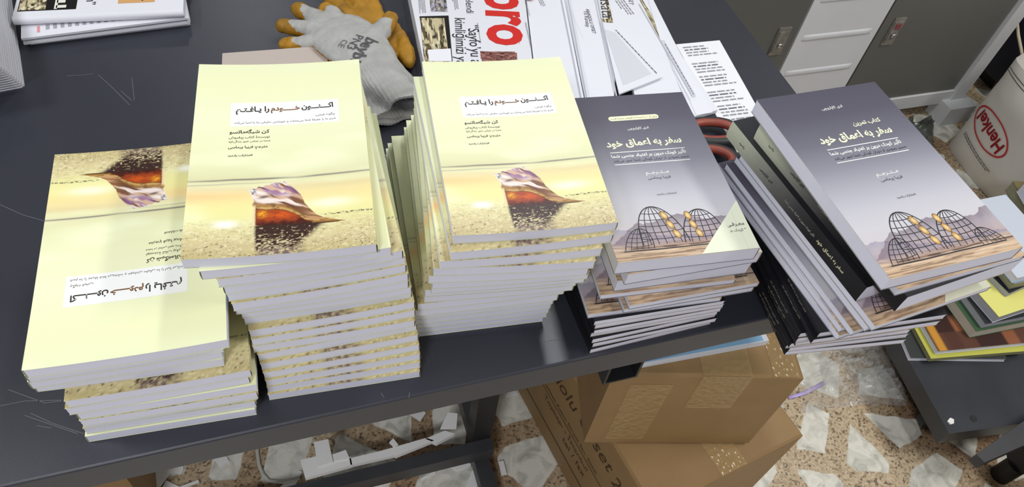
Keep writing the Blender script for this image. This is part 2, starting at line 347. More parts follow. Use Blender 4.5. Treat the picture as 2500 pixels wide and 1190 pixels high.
def gray_text(work=False, corner=False, pill=False):
    P = []
    def t(s, x0, x1, y, col=WHITE, hs=1.0, bold=0.0, lay=1): v, f = text2d(s, x0, x1, y, hs, bold); P.append((v, f, col, lay))
    dk = (50, 48, 54)
    if work:
        t('ادی کاپاروچی', 58.7, 83.0, 192.2, bold=0.012); t('کتاب تمرین', 78.0, 110.4, 166.2, CREAM, bold=0.028); dy = 7.3
    else:
        t('ادی کاپاروچی', 60.2, 83.8, 166.3, bold=0.012); dy = 0
    t('سفر به اعماق خود', 30.8, 113.0, 143.2+dy, CREAM, bold=0.034, hs=1.12)
    P.append(('rect', (31.9, 134.4+dy, 112.8, 135.3+dy), WHITE, 1)); P.append(('rect', (31.9, 117.6+dy, 112.8, 118.5+dy), WHITE, 1))
    t('تأثیر کودک درون بر اعتیاد جنسی شما', 31.6, 112.2, 128.0+dy, bold=0.03); t('مسیر بهبودی از دوران کودکی شما عبور می‌کند', 32.0, 113.0, 121.6+dy, dk, bold=0.012)
    t('مــتــرجــم', 60.0, 84.6, 102.8, bold=0.012); t('فریبا پرماسی', 60.0, 84.2, 95.8, dk, bold=0.008); t('انتشارات رادمرد', 62.0, 82.8, 74.6, dk, bold=0.014)
    if pill:
        r = 3.4; y = 183.6; v = [(44.2+r-r*math.sin(math.pi*k/10), y-r*math.cos(math.pi*k/10)*-1) for k in range(11)][::1]
        v = [(47.6-r*math.sin(a), y+r*math.cos(a)) for a in np.linspace(0, math.pi, 9)] + [(97+r*math.sin(a), y-r*math.cos(a)) for a in np.linspace(0, math.pi, 9)]
        P.append((np.array(v), [tuple(range(len(v)))], (240, 240, 205), 0)); t('بیش از ۱۰٫۰۰۰ نسخه به فروش رسیده است', 46.2, 98.6, 182.6, (50, 46, 40), bold=0.014)
    P += wire_art()
    if corner:
        P.append((np.array([(81.7, 0.1), (139.9, 0.1), (139.9, 59.4)]), [(0, 1, 2)], (232, 236, 212), 6)); P.append((np.array([(128.5, 0.2), (129.1, 0.2), (129.1, 47), (128.5, 46.5)]), [(0, 1, 2, 3)], (220, 224, 200), 7))
        t('معـرفـی', 117.6, 136.0, 28.6, (52, 48, 44), bold=0.02, lay=7); t('۳ کودک جدید', 113.0, 135.8, 21.6, (52, 48, 44), bold=0.02, lay=7)
    return P
TXT = {'shell': shell_text(), 'gray': gray_text(pill=True, corner=True), 'work': gray_text(work=True), 'wires': wire_art()}
PAINT = {'shell': (shell_paint, shell_back), 'gray': (gray_paint, black_back), 'work': (gray_paint, black_back)}

def make_book(name, x, y, z, yaw, kind, T, face='up', turned=False, curl=0.0, text=None, fine=False, spine_text=None, lab=None, group=None):
    """one paperback; x, y is its front-left corner as it lies; curl lifts both long edges"""
    a = math.radians(yaw); ox, oy = x, y
    if turned:
        c, s = math.cos(a), math.sin(a); ox, oy = x+c*W-s*L, y+s*W+c*L; a += math.pi
    root = empty(name, (ox, oy, z), a)
    tag(root, lab, 'book', group)
    dz = lambda u: curl*(2*u/W-1)**2
    front, back = PAINT[kind]
    top = front if face == 'up' else back; bot = back if face == 'up' else front
    m = MB(); th = 0.0004
    def sheet(u0, u1, v0, v1, nx, ny, w, paint, flip=False):
        X, Y = np.meshgrid(np.linspace(u0, u1, nx), np.linspace(v0, v1, ny)); m.grid(X, Y, w+dz(X), 0, paint(X*1000, Y*1000), flip)
    if face == 'up' and fine: sheet(0, W, 0, 0.080, 330, 190, T, top); sheet(0, W, 0.080, L, 57, 71, T, top)
    elif face == 'up': sheet(0, W, 0, 0.080, 88, 51, T, top); sheet(0, W, 0.080, L, 29, 15, T, top)
    else: sheet(0, W, 0, L, 29, 23, T, top)
    sheet(0, W, 0, L, 29, 12, 0.0, (lambda X, Y: bot(W*1000-X, Y)), True)
    n = 29; U = np.linspace(0, W, n)
    for vv, fl in ((0.0, False), (L, True)):                  # cut edges of both cover boards
        for w0 in (0.0, T-th):
            X = np.stack([U, U]); Z = np.stack([w0+dz(U), w0+th+dz(U)])
            m.grid(X, np.full_like(X, vv), Z, 0, np.broadcast_to(lin((236, 236, 226) if kind == 'shell' else (214, 214, 216)), X.shape+(3,)).copy(), fl)
    su, fu = (W, 0.0) if face == 'up' else (0.0, W)
    for w0 in (0.0, T-th):
        V = np.linspace(0, L, 2); Y, Z = np.meshgrid(V, [w0, w0+th]); m.grid(np.full_like(Y, fu), Y, Z+curl, 0, np.broadcast_to(lin((226, 226, 216)), Y.shape+(3,)).copy(), fu == 0.0)
    Y, Z = np.meshgrid(np.linspace(0, L, 45), np.linspace(0, T, 5)); bulge = np.sin(Z/T*math.pi)*0.0006*(1 if su > 0 else -1)
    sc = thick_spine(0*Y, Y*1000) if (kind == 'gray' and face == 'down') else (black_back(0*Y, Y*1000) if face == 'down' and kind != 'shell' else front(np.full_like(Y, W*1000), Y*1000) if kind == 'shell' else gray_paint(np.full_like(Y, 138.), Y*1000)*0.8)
    m.grid(su+bulge, Y, Z+curl, 0, sc, su == 0.0)
    for item in (text or []):
        if isinstance(item[0], str):
            x0, y0, x1, y1 = [q/1000 for q in item[1]]; X, Y = np.meshgrid(np.linspace(x0, x1, 25), [y0, y1])
            m.grid(X, Y, T+0.00006+0.00003*item[3]+dz(X), 0, np.broadcast_to(lin(item[2]), X.shape+(3,)).copy())
        else:
            v = item[0]/1000; m.add(np.c_[v, T+0.00006+0.00003*item[3]+dz(v[:, 0])], item[1], 0, item[2])
    for s, v_near, v_far, col, k in (spine_text or []):       # upright lettering along a left-hand spine, read from far to near end
        v, f = text2d(s, 0, v_far-v_near, 0, 1.0, 0.02, 2); h = v[:, 1].max()+v[:, 1].min()
        wv = T/2+(v[:, 1]-h/2)*k/1000 if k else T/2+(v[:, 1]-h/2)/1000
        m.add(np.c_[np.full(len(v), -0.0008), (v_far-v[:, 0])/1000, wv+curl], f, 0, col)
    m.build('cover', M_print, root)
    p = MB(); e = 0.0004
    X, Y = np.meshgrid(U[1:-1] if False else np.linspace(e, W-e, n), [e, L-e])
    p.grid(X, Y, T-th+dz(X)); p.grid(X, Y, th+dz(X), flip=True)
    for vv, fl in ((e, False), (L-e, True)):
        x1 = np.linspace(e, W-e, n); XX = np.stack([x1, x1]); p.grid(XX, np.full_like(XX, vv), np.stack([th+dz(x1), T-th+dz(x1)]), flip=fl)
    for uu, fl in ((e, True), (W-e, False)):
        YY, ZZ = np.meshgrid([e, L-e], [th, T-th]); p.grid(np.full_like(YY, uu), YY, ZZ+dz(uu), flip=fl)
    p.build('page_block', M_pages, root)
    return root

ORD = ['bottom', 'second', 'third', 'fourth', 'fifth', 'sixth', 'seventh', 'eighth', 'ninth', 'tenth', 'eleventh', 'twelfth', 'thirteenth', 'fourteenth', 'fifteenth', 'sixteenth', 'seventeenth', 'eighteenth', 'nineteenth', 'twentieth']
def nth(i, n):
    return 'bottom one' if i == 0 else 'topmost one' if i == n-1 else (ORD[i]+' from the bottom') if i < n/2 else (ORD[n-1-i]+' from the top')

# front-left corners and turn of every book, bottom to top
S1 = [(-0.3558,0.0239,-3.37),(-0.3539,0.0254,-3.33),(-0.3512,0.0241,-2.43),(-0.3492,0.0202,-3.01),(-0.3476,0.0206,-2.78),(-0.3520,0.0202,-1.82),(-0.3488,0.0201,-2.03),(-0.3677,0.0330,-3.90),(-0.3668,0.0294,-2.26),(-0.3644,0.0279,-2.25),(-0.3618,0.0251,-3.09),(-0.3565,0.0170,-2.6)]
S2 = [(-0.2038,0.0276,-3.63),(-0.2030,0.0293,-2.93),(-0.2026,0.0299,-2.03),(-0.2027,0.0316,-1.24),(-0.2031,0.0345,-0.85),(-0.2035,0.0376,-0.14),(-0.2058,0.0399,-2.23),(-0.2049,0.0399,-0.72),(-0.2050,0.0416,-0.75),(-0.2069,0.0479,-1.53),(-0.2075,0.0471,-2.72),(-0.2104,0.0441,-1.82),(-0.2107,0.0401,-0.36),(-0.2123,0.0423,-0.83),(-0.2126,0.0412,0.00),(-0.2153,0.0405,-0.89),(-0.2249,0.0421,-2.99),(-0.2355,0.0467,-6.2)]
S3 = [(-0.0666,0.0638,-5.00),(-0.0648,0.0614,-5.00),(-0.0652,0.0593,-5.00),(-0.0656,0.0572,-5.00),(-0.0657,0.0550,-5.00),(-0.0642,0.0515,-5.00),(-0.0600,0.0500,-5.00),(-0.0540,0.0500,-7.0),(-0.0538,0.0484,-7.5),(-0.0495,0.0430,-7.4),(-0.0496,0.0402,-8.0),(-0.0534,0.0391,-9.0),(-0.0498,0.0380,-9.08),(-0.0451,0.0357,-6.45),(-0.0365,0.0344,-4.2),(-0.0332,0.0422,-6.0)]
S4 = [(0.1081,0.0046,1.31),(0.1104,0.0070,-0.52),(0.1086,0.0078,0.02),(0.1070,0.0113,-2.20),(0.1081,0.0096,-1.81),(0.1085,0.0114,-2.54),(0.1063,0.0115,-2.89),(0.1001,0.0164,-4.63),(0.1337,0.0100,-2.13),(0.1371,0.0086,-1.43),(0.1102,0.0218,-5.00),(0.1239,0.0231,-3.56),(0.1282,0.0176,-1.47),(0.1153,0.0207,-5.2)]
S5 = [(0.3095,-0.0457,-7.26),(0.3097,-0.0461,-6.07),(0.3078,-0.0461,-5.72),(0.2981,-0.0485,-4.50),(0.2967,-0.0519,-4.50),(0.2984,-0.0549,-4.50),(0.2944,-0.0562,-4.50),(0.2899,-0.0583,-4.50),(0.2897,-0.0575,-4.50),(0.2930,-0.0700,-4.50),(0.2969,-0.0683,-4.50),(0.3077,-0.0787,5.20),(0.3085,-0.0756,5.20),(0.3112,-0.0845,5.20),(0.3211,-0.0870,5.20),(0.3145,-0.0900,5.20),(0.3150,-0.0942,5.20),(0.3120,-0.0667,5.40),(0.3216,-0.0945,5.46),(0.3108,-0.0907,3.00),(0.2951,-0.0869,1.28)]

def shell_stack(spec, t, A, turned, where, grp):
    n = len(spec)
    for i, (x, y, yw) in enumerate(spec):
        tp = i == n-1
        tu = i in turned
        make_book('paperback', x, y, i*t+0.0002, yw, 'shell', t-0.00012, turned=tu, curl=A*i/(n-1), text=TXT['shell'] if tp or i == n-2 else None, fine=tp,
                  lab='pale yellow seashell paperback, %s of %s' % (nth(i, n), where), group=grp)
shell_stack(S1, 0.01164, 0.0022, {0, 4, 7, 8, 9, 10, 11}, 'the low leftmost stack', 'seashell paperbacks in the leftmost stack')
shell_stack(S2, 0.01106, 0.0028, {14, 16}, 'the tallest stack', 'seashell paperbacks in the tallest stack')
shell_stack(S3, 0.01126, 0.0024, {0}, 'the middle yellow stack', 'seashell paperbacks in the middle stack')

z = 0.0002; n4 = len(S4)
for i, (x, y, yw) in enumerate(S4):
    T = 0.0072 if i < 11 else (0.0175, 0.0165, 0.0178)[i-11]
    make_book('paperback', x, y, z, yw, 'gray' if i > 10 else 'work', T-0.00012, face='up' if i > 6 else 'down', curl=0.0002*i/n4, text=TXT['gray'] if i > 10 else TXT['wires'] if i > 6 else None, fine=i == n4-1,
              lab='%s, %s in the fourth stack' % ('thick grey wire-lattice paperback' if i > 10 else 'thin grey workbook with desert cover' if i > 6 else 'thin face-down black-backed workbook', nth(i, n4)), group='grey paperbacks in the fourth stack')
    z += T
z = 0.0002; n5 = len(S5)
SP_TH = [('سفر به اعماق خود', 25, 65, (232, 230, 190), 1.0), ('تأثیر کودک درون بر اعتیاد جنسی شما', 69, 116, (176, 176, 170), 1.1), ('ادی کاپاروچی', 139, 160, (40, 40, 40), 1.1), ('رادمرد', 189, 198, (36, 36, 34), 1.1)]
SP_BK = [('کتاب تمرین سفر به اعماق خود', 26, 66, (150, 146, 130), 1.0)]
for i, (x, y, yw) in enumerate(S5):
    T = 0.0078 if i < 11 else 0.0076 if i < 17 else 0.0220 if i < 19 else 0.0078 if i == 19 else 0.0158
    k = 'work' if i != 17 and i != 18 else 'gray'; fd = 'down' if i < 11 or i in (17, 18) else 'up'
    d = 'thin face-down workbook with black spine' if i < 11 else 'thin face-up grey workbook' if i < 17 else 'thick face-down paperback with grey-to-black spine' if i < 19 else 'grey workbook with wire lattice cover'
    make_book('paperback', x, y, z, yw, k, T-0.00012, face=fd, curl=0.0003*i/n5, text=TXT['work'] if i == 20 else TXT['gray'] if i == 16 else TXT['wires'] if i in (19, 15) else None, fine=i == n5-1,
              spine_text=SP_TH if i in (17, 18) else SP_BK if i < 11 else None, lab='%s, %s in the corner stack' % (d, nth(i, n5)), group='books in the stack on the table corner')
    z += T

# ------------------------------------------------------------------ the work table
FLOOR = -0.75
def table_mat():
    m = bpy.data.materials.new('slate_table_coating'); m.use_nodes = True; nt = m.node_tree; b = nt.nodes['Principled BSDF']
    tc = nt.nodes.new('ShaderNodeTexCoord')
    n = nt.nodes.new('ShaderNodeTexNoise'); n.inputs['Scale'].default_value = 6; n.inputs['Detail'].default_value = 6; nt.links.new(tc.outputs['Object'], n.inputs['Vector'])
    r = nt.nodes.new('ShaderNodeValToRGB'); r.color_ramp.elements[0].color = rgba((45, 47, 55)); r.color_ramp.elements[1].color = rgba((56, 58, 67))
    nt.links.new(n.outputs['Fac'], r.inputs['Fac']); nt.links.new(r.outputs['Color'], b.inputs['Base Color'])
    q = nt.nodes.new('ShaderNodeMapRange'); q.inputs['To Min'].default_value = 0.30; q.inputs['To Max'].default_value = 0.42; nt.links.new(n.outputs['Fac'], q.inputs['Value']); nt.links.new(q.outputs[0], b.inputs['Roughness'])
    g = nt.nodes.new('ShaderNodeTexNoise'); g.inputs['Scale'].default_value = 900; nt.links.new(tc.outputs['Object'], g.inputs['Vector'])
    bp = nt.nodes.new('ShaderNodeBump'); bp.inputs['Strength'].default_value = 0.06; bp.inputs['Distance'].default_value = 0.001; nt.links.new(g.outputs['Fac'], bp.inputs['Height']); nt.links.new(bp.outputs['Normal'], b.inputs['Normal'])
    return m
M_table = table_mat()
M_scratch = mat('pale_scratch', (104, 106, 112), rough=0.6)
M_frame = mat('dark_steel_frame', (58, 59, 62), rough=0.45, noise=0.12, scale=12)
M_black = mat('black_steel', (24, 25, 28), rough=0.5, noise=0.2, scale=20)
table = empty('work_table', (0, 0.4, FLOOR)); tag(table, 'large dark slate-grey work table carrying all the book stacks', 'table')
def off(o, p): o.location = (-p[0], -p[1], -p[2])          # mesh built in room coordinates under a placed root
def under(root, mb, name, mats, smooth=False):
    o = mb.build(name, mats, root, smooth); off(o, root.location); return o
TX0, TX1, TY1, TT = -1.15, 0.545, 0.86, 0.038
m = MB()
bev = 0.0025
prof = [(0, -TT), (0, -bev), (bev*0.3, -bev*0.3), (bev, 0), (TY1, 0), (TY1, -TT)]
v = [(TX0, a, b) for a, b in prof] + [(TX1, a, b) for a, b in prof]; k = len(prof)
m.add(v, [tuple(range(k)), tuple(range(2*k-1, k-1, -1))] + [(i, k+i, k+(i+1) % k, (i+1) % k) for i in range(k)])
def scratch(pts, w=0.0006):
    P = [at(x, y, 0) for x, y in pts]; v, f = line_poly([(p[0], p[1]) for p in P], w); m.add(np.c_[v, np.full(len(v), 0.00015)], f, 1)
for pts in ([(163, 186), (205, 183), (228, 180)], [(240, 183), (275, 215), (318, 258)], [(322, 190), (328, 245)], [(295, 222), (322, 246)], [(0, 500), (55, 525), (108, 540)], [(20, 952), (110, 985), (150, 980)], [(60, 1015), (190, 1060)], [(75, 1010), (130, 1035), (205, 1060)], [(90, 1040), (125, 1046)], [(930, 960), (938, 972)], [(1000, 958), (998, 972)], [(1370, 826), (1325, 836)], [(0, 992), (60, 980), (150, 978)]): scratch(pts)
under(table, m, 'table_top', [M_table, M_scratch])
def bar(lo, hi, name, mats=None):
    mm = MB(); mm.box(lo, hi); return under(table, mm, name, mats or M_frame)
bar((0.080, 0.20, FLOOR), (0.115, 0.235, -TT), 'leg', M_black); bar((TX0+0.06, 0.20, FLOOR), (TX0+0.11, 0.25, -TT), 'leg', M_black)
bar((0.095, 0.78, FLOOR), (0.145, 0.83, -TT), 'leg', M_black); bar((TX0+0.06, 0.78, FLOOR), (TX0+0.11, 0.83, -TT), 'leg', M_black)
bar((TX0+0.11, 0.178, -0.685), (0.115, 0.200, -0.645), 'stretcher'); bar((0.08, 0.235, -0.685), (0.115, 0.78, -0.645), 'stretcher'); bar((0.083, -0.1, -0.74), (0.112, 0.2, -0.70), 'foot_bar')
mm = MB()                                                      # open square tube end under the top
p0 = at(1452, 893, -0.045); x0, x1, y0, z0, z1, w = 0.140, 0.182, 0.004, -0.082, -TT, 0.003
for lo, hi in (((x0, y0, z0), (x1, 0.8, z0+w)), ((x0, y0, z1-w), (x1, 0.8, z1)), ((x0, y0, z0+w), (x0+w, 0.8, z1-w)), ((x1-w, y0, z0+w), (x1, 0.8, z1-w))): mm.box(lo, hi)
under(table, mm, 'square_tube', M_black)

# ------------------------------------------------------------------ room shell
def floor_mat():
    m = bpy.data.materials.new('terrazzo'); m.use_nodes = True; nt = m.node_tree; b = nt.nodes['Principled BSDF']; lk = nt.links.new
    tc = nt.nodes.new('ShaderNodeTexCoord'); wn = nt.nodes.new('ShaderNodeTexNoise'); wn.inputs['Scale'].default_value = 26; wn.inputs['Detail'].default_value = 3
    lk(tc.outputs['Object'], wn.inputs['Vector'])
    mx = nt.nodes.new('ShaderNodeMix'); mx.data_type = 'VECTOR'; mx.inputs['Factor'].default_value = 0.012; lk(tc.outputs['Object'], mx.inputs[4]); lk(wn.outputs['Color'], mx.inputs[5])
    def vor(sc, feat, rnd=0.9):
        v = nt.nodes.new('ShaderNodeTexVoronoi'); v.voronoi_dimensions = '2D'; v.feature = feat; v.inputs['Scale'].default_value = sc; v.inputs['Randomness'].default_value = rnd; lk(mx.outputs[1], v.inputs['Vector']); return v
    ve = vor(7.3, 'DISTANCE_TO_EDGE')
    th = nt.nodes.new('ShaderNodeMapRange'); th.inputs['From Min'].default_value = 0.150; th.inputs['From Max'].default_value = 0.166; lk(ve.outputs['Distance'], th.inputs['Value'])
    sp = vor(260, 'F1'); spr = nt.nodes.new('ShaderNodeValToRGB'); spr.color_ramp.interpolation = 'LINEAR'
    sep = nt.nodes.new('ShaderNodeSeparateColor'); lk(sp.outputs['Color'], sep.inputs[0]); lk(sep.outputs[0], spr.inputs['Fac'])
    e = spr.color_ramp.elements; e[0].color = rgba((104, 90, 76)); e[1].color = rgba((206, 188, 158)); k = e.new(0.18); k.color = rgba((168, 148, 120)); k = e.new(0.5); k.color = rgba((192, 172, 140))
    nb = nt.nodes.new('ShaderNodeTexNoise'); nb.inputs['Scale'].default_value = 3; nb.inputs['Detail'].default_value = 2; lk(tc.outputs['Object'], nb.inputs['Vector'])
    dk = nt.nodes.new('ShaderNodeMix'); dk.data_type = 'RGBA'; dk.blend_type = 'MULTIPLY'; dk.inputs[7].default_value = (0.62, 0.52, 0.46, 1); lk(spr.outputs['Color'], dk.inputs[6])
    mr = nt.nodes.new('ShaderNodeMapRange'); mr.inputs['From Min'].default_value = 0.45; mr.inputs['From Max'].default_value = 0.62; lk(nb.outputs['Fac'], mr.inputs['Value']); lk(mr.outputs[0], dk.inputs[0])
    cn = nt.nodes.new('ShaderNodeTexNoise'); cn.inputs['Scale'].default_value = 30; cn.inputs['Detail'].default_value = 6; cn.inputs['Distortion'].default_value = 1.2; lk(tc.outputs['Object'], cn.inputs['Vector'])
    cr = nt.nodes.new('ShaderNodeValToRGB'); cr.color_ramp.elements[0].color = rgba((176, 175, 163)); cr.color_ramp.elements[1].color = rgba((230, 227, 214)); cr.color_ramp.elements[0].position = 0.3; cr.color_ramp.elements[1].position = 0.6; lk(cn.outputs['Fac'], cr.inputs['Fac'])
    fm = nt.nodes.new('ShaderNodeMix'); fm.data_type = 'RGBA'; lk(th.outputs[0], fm.inputs[0]); lk(dk.outputs[2], fm.inputs[6]); lk(cr.outputs['Color'], fm.inputs[7]); lk(fm.outputs[2], b.inputs['Base Color'])
    b.inputs['Roughness'].default_value = 0.32
    return m
def slab(name, lo, hi, mats, label=None):
    mm = MB(); mm.box(lo, hi); o = mm.build(name, mats); o['kind'] = 'structure'; return o
M_wall = mat('pale_wall_paint', (200, 201, 206), rough=0.9, noise=0.06, scale=4)
slab('floor', (-3, -3, FLOOR-0.1), (3.6, 4.2, FLOOR), floor_mat())
slab('ceiling', (-3, -3, 2.0), (3.6, 4.2, 2.1), mat('ceiling_white', (212, 214, 216), rough=0.9, noise=0.03, scale=3))
slab('wall_back', (-3, 4.2, FLOOR), (3.6, 4.3, 2.0), M_wall); slab('wall_front', (-3, -3.1, FLOOR), (3.6, -3, 2.0), M_wall)
slab('wall_left', (-3.1, -3, FLOOR), (-3, 4.2, 2.0), M_wall); slab('wall_right', (3.6, -3, FLOOR), (3.7, 4.2, 2.0), M_wall)

# ------------------------------------------------------------------ lockers
LY = 0.91
M_dkdoor = mat('graphite_door', (98, 98, 93), rough=0.42, noise=0.05, scale=3, metal=0.0)
M_ltdoor = mat('light_grey_door', (218, 219, 221), rough=0.45, noise=0.03, scale=5)
M_rail = mat('locker_grey_frame', (204, 205, 205), rough=0.5, noise=0.03, scale=9)
M_chrome = mat('chrome', (200, 200, 200), rough=0.15, metal=1.0)
M_red = mat('red_paint', (134, 66, 70), rough=0.6)
lock = empty('locker_cabinet', (1.2, LY+0.25, FLOOR)); tag(lock, 'grey metal locker cabinet with dark and light doors behind the table', 'cabinet')
mm = MB(); mm.box((0.30, LY+0.02, -0.66), (1.775, LY+0.50, 1.0)); under(lock, mm, 'carcass', M_rail)
ZB, ZT = -0.655, 0.98
def door(x0, x1, mm_, name='door'):
    q = MB(); b = 0.004
    q.box((x0+0.003, LY, ZB+0.004), (x1-0.003, LY+0.019, ZT)); return under(lock, q, name, mm_)
d1 = door(0.655, 1.068, M_dkdoor); d2 = door(1.068, 1.316, M_ltdoor); d3 = door(1.316, 1.732, M_dkdoor); d4 = door(0.32, 0.655, M_ltdoor)
q = MB(); q.box((1.732, LY-0.012, -0.70), (1.778, LY+0.02, ZT)); under(lock, q, 'corner_post', M_rail)
q = MB(); q.box((0.30, LY-0.006, -0.70), (1.732, LY+0.02, ZB)); under(lock, q, 'bottom_rail', M_rail)
for x in (0.32, 1.705):
    q = MB(); q.box((x, LY-0.05, FLOOR), (x+0.095, LY+0.02, -0.685)); under(lock, q, 'foot', M_rail)
def child_of_door(d, mb, name, mats, smooth=False): o = mb.build(name, mats, d, smooth); return o
for zz in (0.05, -0.06, -0.177, -0.290, -0.40, -0.51):              # raised louvres pressed in the light door
    q = MB(); x0, x1 = (1.09, 1.292)
    X, Y = np.meshgrid(np.linspace(x0, x1, 17), np.linspace(-1, 1, 9)); hgt = 0.0035*np.sqrt(np.clip(1-Y**2, 0, 1))*np.clip(np.minimum(X-x0, x1-X)/0.012, 0, 1)**0.5
    q.grid(X, LY-0.0002-hgt, zz+Y*0.009); child_of_door(d2, q, 'louvre', M_ltdoor, True)
def handle(d, pa, pb, red):
    a, b = on(*pa, 1, LY-0.004), on(*pb, 1, LY-0.004); x = (a[0]+b[0])/2; zt, zb = max(a[2], b[2]), min(a[2], b[2])
    q = MB(); q.box((x-0.017, LY-0.0045, zb), (x+0.017, LY-0.0002, zt)); q.box((x-0.014, LY-0.007, zb+0.01), (x+0.014, LY-0.0045, zt-0.01)); h = child_of_door(d, q, 'handle', mat('worn_nickel', (150, 146, 138), rough=0.4, noise=0.25, scale=60, metal=0.5))
    q = MB(); c = Vector((x, LY-0.007, zb+0.032))
    q.tube([c, c+Vector((0, -0.006, 0))], [0.0075, 0.006], 14); k = q.build('lock_button', M_chrome, h, True)
    if red:
        q = MB(); q.box((x-0.008, LY-0.0085, zb+0.050), (x+0.008, LY-0.0071, zb+0.066)); q.build('red_tag', M_red, h)
handle(d1, (1925, 68), (1885, 135), False); handle(d3, (2208, 44), (2158, 110), True)

# dark machine beside the lockers, far right
mach = empty('machine_cabinet', (2.3, 1.3, FLOOR)); tag(mach, 'dark navy machine base in the gap between lockers and white sack', 'machine')
q = MB(); q.box((1.95, 0.93, FLOOR+0.06), (3.0, 1.7, 0.6)); under(mach, q, 'body', mat('navy_paint', (34, 35, 52), rough=0.5, noise=0.15, scale=6))
q = MB(); q.box((1.948, 0.92, -0.62), (3.0, 0.93, -0.545)); under(mach, q, 'plinth_band', mat('mauve_grey_band', (86, 84, 98), rough=0.6))
q = MB(); q.box((2.0, 0.98, FLOOR), (2.95, 1.65, FLOOR+0.06)); under(mach, q, 'plinth', M_black)

# ------------------------------------------------------------------ newspapers on the table
PAPER = (222, 223, 229)
rng = random.Random(5)
class Sheet:
    """prints on a flat page: local x, y in metres on the page"""
    def __init__(s, mb, o, xd, zt): s.mb = mb; s.o = np.asarray(o, float)[:2]; s.x = np.asarray(xd, float)[:2]/np.hypot(*xd[:2]); s.y = np.array([-s.x[1], s.x[0]]); s.z = zt
    def put(s, v, f, col, lay=1):
        v = np.asarray(v, float); p = s.o + v[:, :1]*s.x + v[:, 1:2]*s.y; s.mb.add(np.c_[p, np.full(len(p), s.z+0.00012*lay)], f, 0, col)
    def rect(s, x0, y0, x1, y1, col, lay=1): s.put([(x0, y0), (x1, y0), (x1, y1), (x0, y1)], [(0, 1, 2, 3)], col, lay)
    def text(s, t, x0, x1, y, col=(40, 40, 42), hs=1.0, bold=0.0, lay=2, shear=0.0):
        v, f = text2d(t, x0, x1, y, hs, bold, 3); v = v.copy(); v[:, 0] += (v[:, 1]-y)*shear; s.put(v, f, col, lay)
    def lines(s, x0, x1, y, n, dy, h, col=(150, 150, 155), lay=1):
        for k in range(n):
            x = x0; end = x1 - rng.random()*0.25*(x1-x0)*(1 if k % 4 == 3 else 0.2)
            while x < end:
                w = min(h*(1.5+4*rng.random()), end-x); s.rect(x, y-k*dy, x+w, y-k*dy+h, col, lay); x += w+h*0.8
    def photo(s, x0, y0, x1, y1, cols, seed, nx=60, ny=60, sc=1.0, lay=1):
        X, Y = np.meshgrid(np.linspace(0, 1, nx), np.linspace(0, 1, ny)); n = fbm(X*9*sc+seed, Y*9*sc+seed*1.7, 4); n2 = vn(X*14*sc+seed*3, Y*14*sc)
        c = np.broadcast_to(lin(cols[0]), X.shape+(3,)).copy(); c = mix(c, cols[1], sstep(0.42, 0.58, n)); c = mix(c, cols[2], sstep(0.6, 0.75, n2)*0.9)
        if len(cols) > 3: c = mix(c, cols[3], sstep(0.55, 0.65, fbm(X*5+seed, Y*16, 3)))
        idx = np.arange(nx*ny).reshape(ny, nx); q = np.stack([idx[:-1, :-1], idx[:-1, 1:], idx[1:, 1:], idx[1:, :-1]], -1).reshape(-1, 4)
        s.put(np.c_[(x0+X*(x1-x0)).ravel(), (y0+Y*(y1-y0)).ravel()], q.tolist(), c.reshape(-1, 3), lay)
SEPIA = [(196, 184, 148), (96, 84, 60), (40, 34, 30), (222, 214, 180)]

def flat_paper(name, px, z0, z1, label, cat, group=None, layers=3, col=PAPER):
    """a folded paper lying flat: stacked thin leaves; px are its top corners in order"""
    P = [at(x, y, z1) for x, y in px]; c = sum(P)/len(P)
    root = empty(name, (c[0], c[1], z0)); tag(root, label, cat, group)
    m = MB(); h = (z1-z0)/layers
    for k in range(layers):
        g = 1.0 if k == layers-1 else 0.997-0.004*rng.random()
        m.prism([c+(p-c)*g for p in P], z0+k*h, z0+(k+1)*h-0.00025, 0, np.array(col)-(0 if k == layers-1 else 6))
    return root, m, P

# the newspaper with the red masthead
root, m, P = flat_paper('newspaper', [(979, -120), (1268, -120), (1302, 165), (1304, 205), (1046, 208)], 0.0, 0.030, 'newspaper pile with a large red masthead word behind the middle stack', 'newspaper', layers=6)
s = Sheet(m, at(1040, 110, 0.03), at(1016, 0, 0.03)-at(1040, 110, 0.03), 0.0299)      # x runs away from the viewer, y to the left
def S_px(px, py, s_): 
    p = at(px, py, s_.z)[:2]-s_.o; return float(p@s_.x), float(p@s_.y)
s = Sheet(m, at(1197, 0, 0.03), at(1218, 112, 0.03)-at(1197, 0, 0.03), 0.0299)        # reading direction: towards the viewer
def span(t, pa, pb, col=(40, 40, 44), hs=1.0, bold=0.0, s_=None, shear=0.0, lay=2):
    """lettering whose baseline runs from pixel pa to pb on the sheet"""
    s_ = s_ or s; a, b = S_px(*pa, s_), S_px(*pb, s_); d = np.array(b)-np.array(a); n = np.hypot(*d); v, f = text2d(t, 0, n, 0, hs, bold, 3); v = v.copy(); v[:, 0] += v[:, 1]*shear
    e = d/n; g = np.array([-e[1], e[0]]); s_.put(np.array(a)+v[:, :1]*e+v[:, 1:2]*g, f, col, lay)
def quad(px, col, s_=None, lay=1):
    s_ = s_ or s; v = [S_px(*p, s_) for p in px]; a = sum(v[i][0]*v[(i+1) % len(v)][1]-v[(i+1) % len(v)][0]*v[i][1] for i in range(len(v)))
    s_.put(v if a > 0 else v[::-1], [tuple(range(len(v)))], col, lay)
def pic(pa, pb, cols, seed, s_=None, sc=1.0, lay=1, n=70):
    s_ = s_ or s; a, b = S_px(*pa, s_), S_px(*pb, s_); s_.photo(min(a[0], b[0]), min(a[1], b[1]), max(a[0], b[0]), max(a[1], b[1]), cols, seed, n, n, sc, lay)
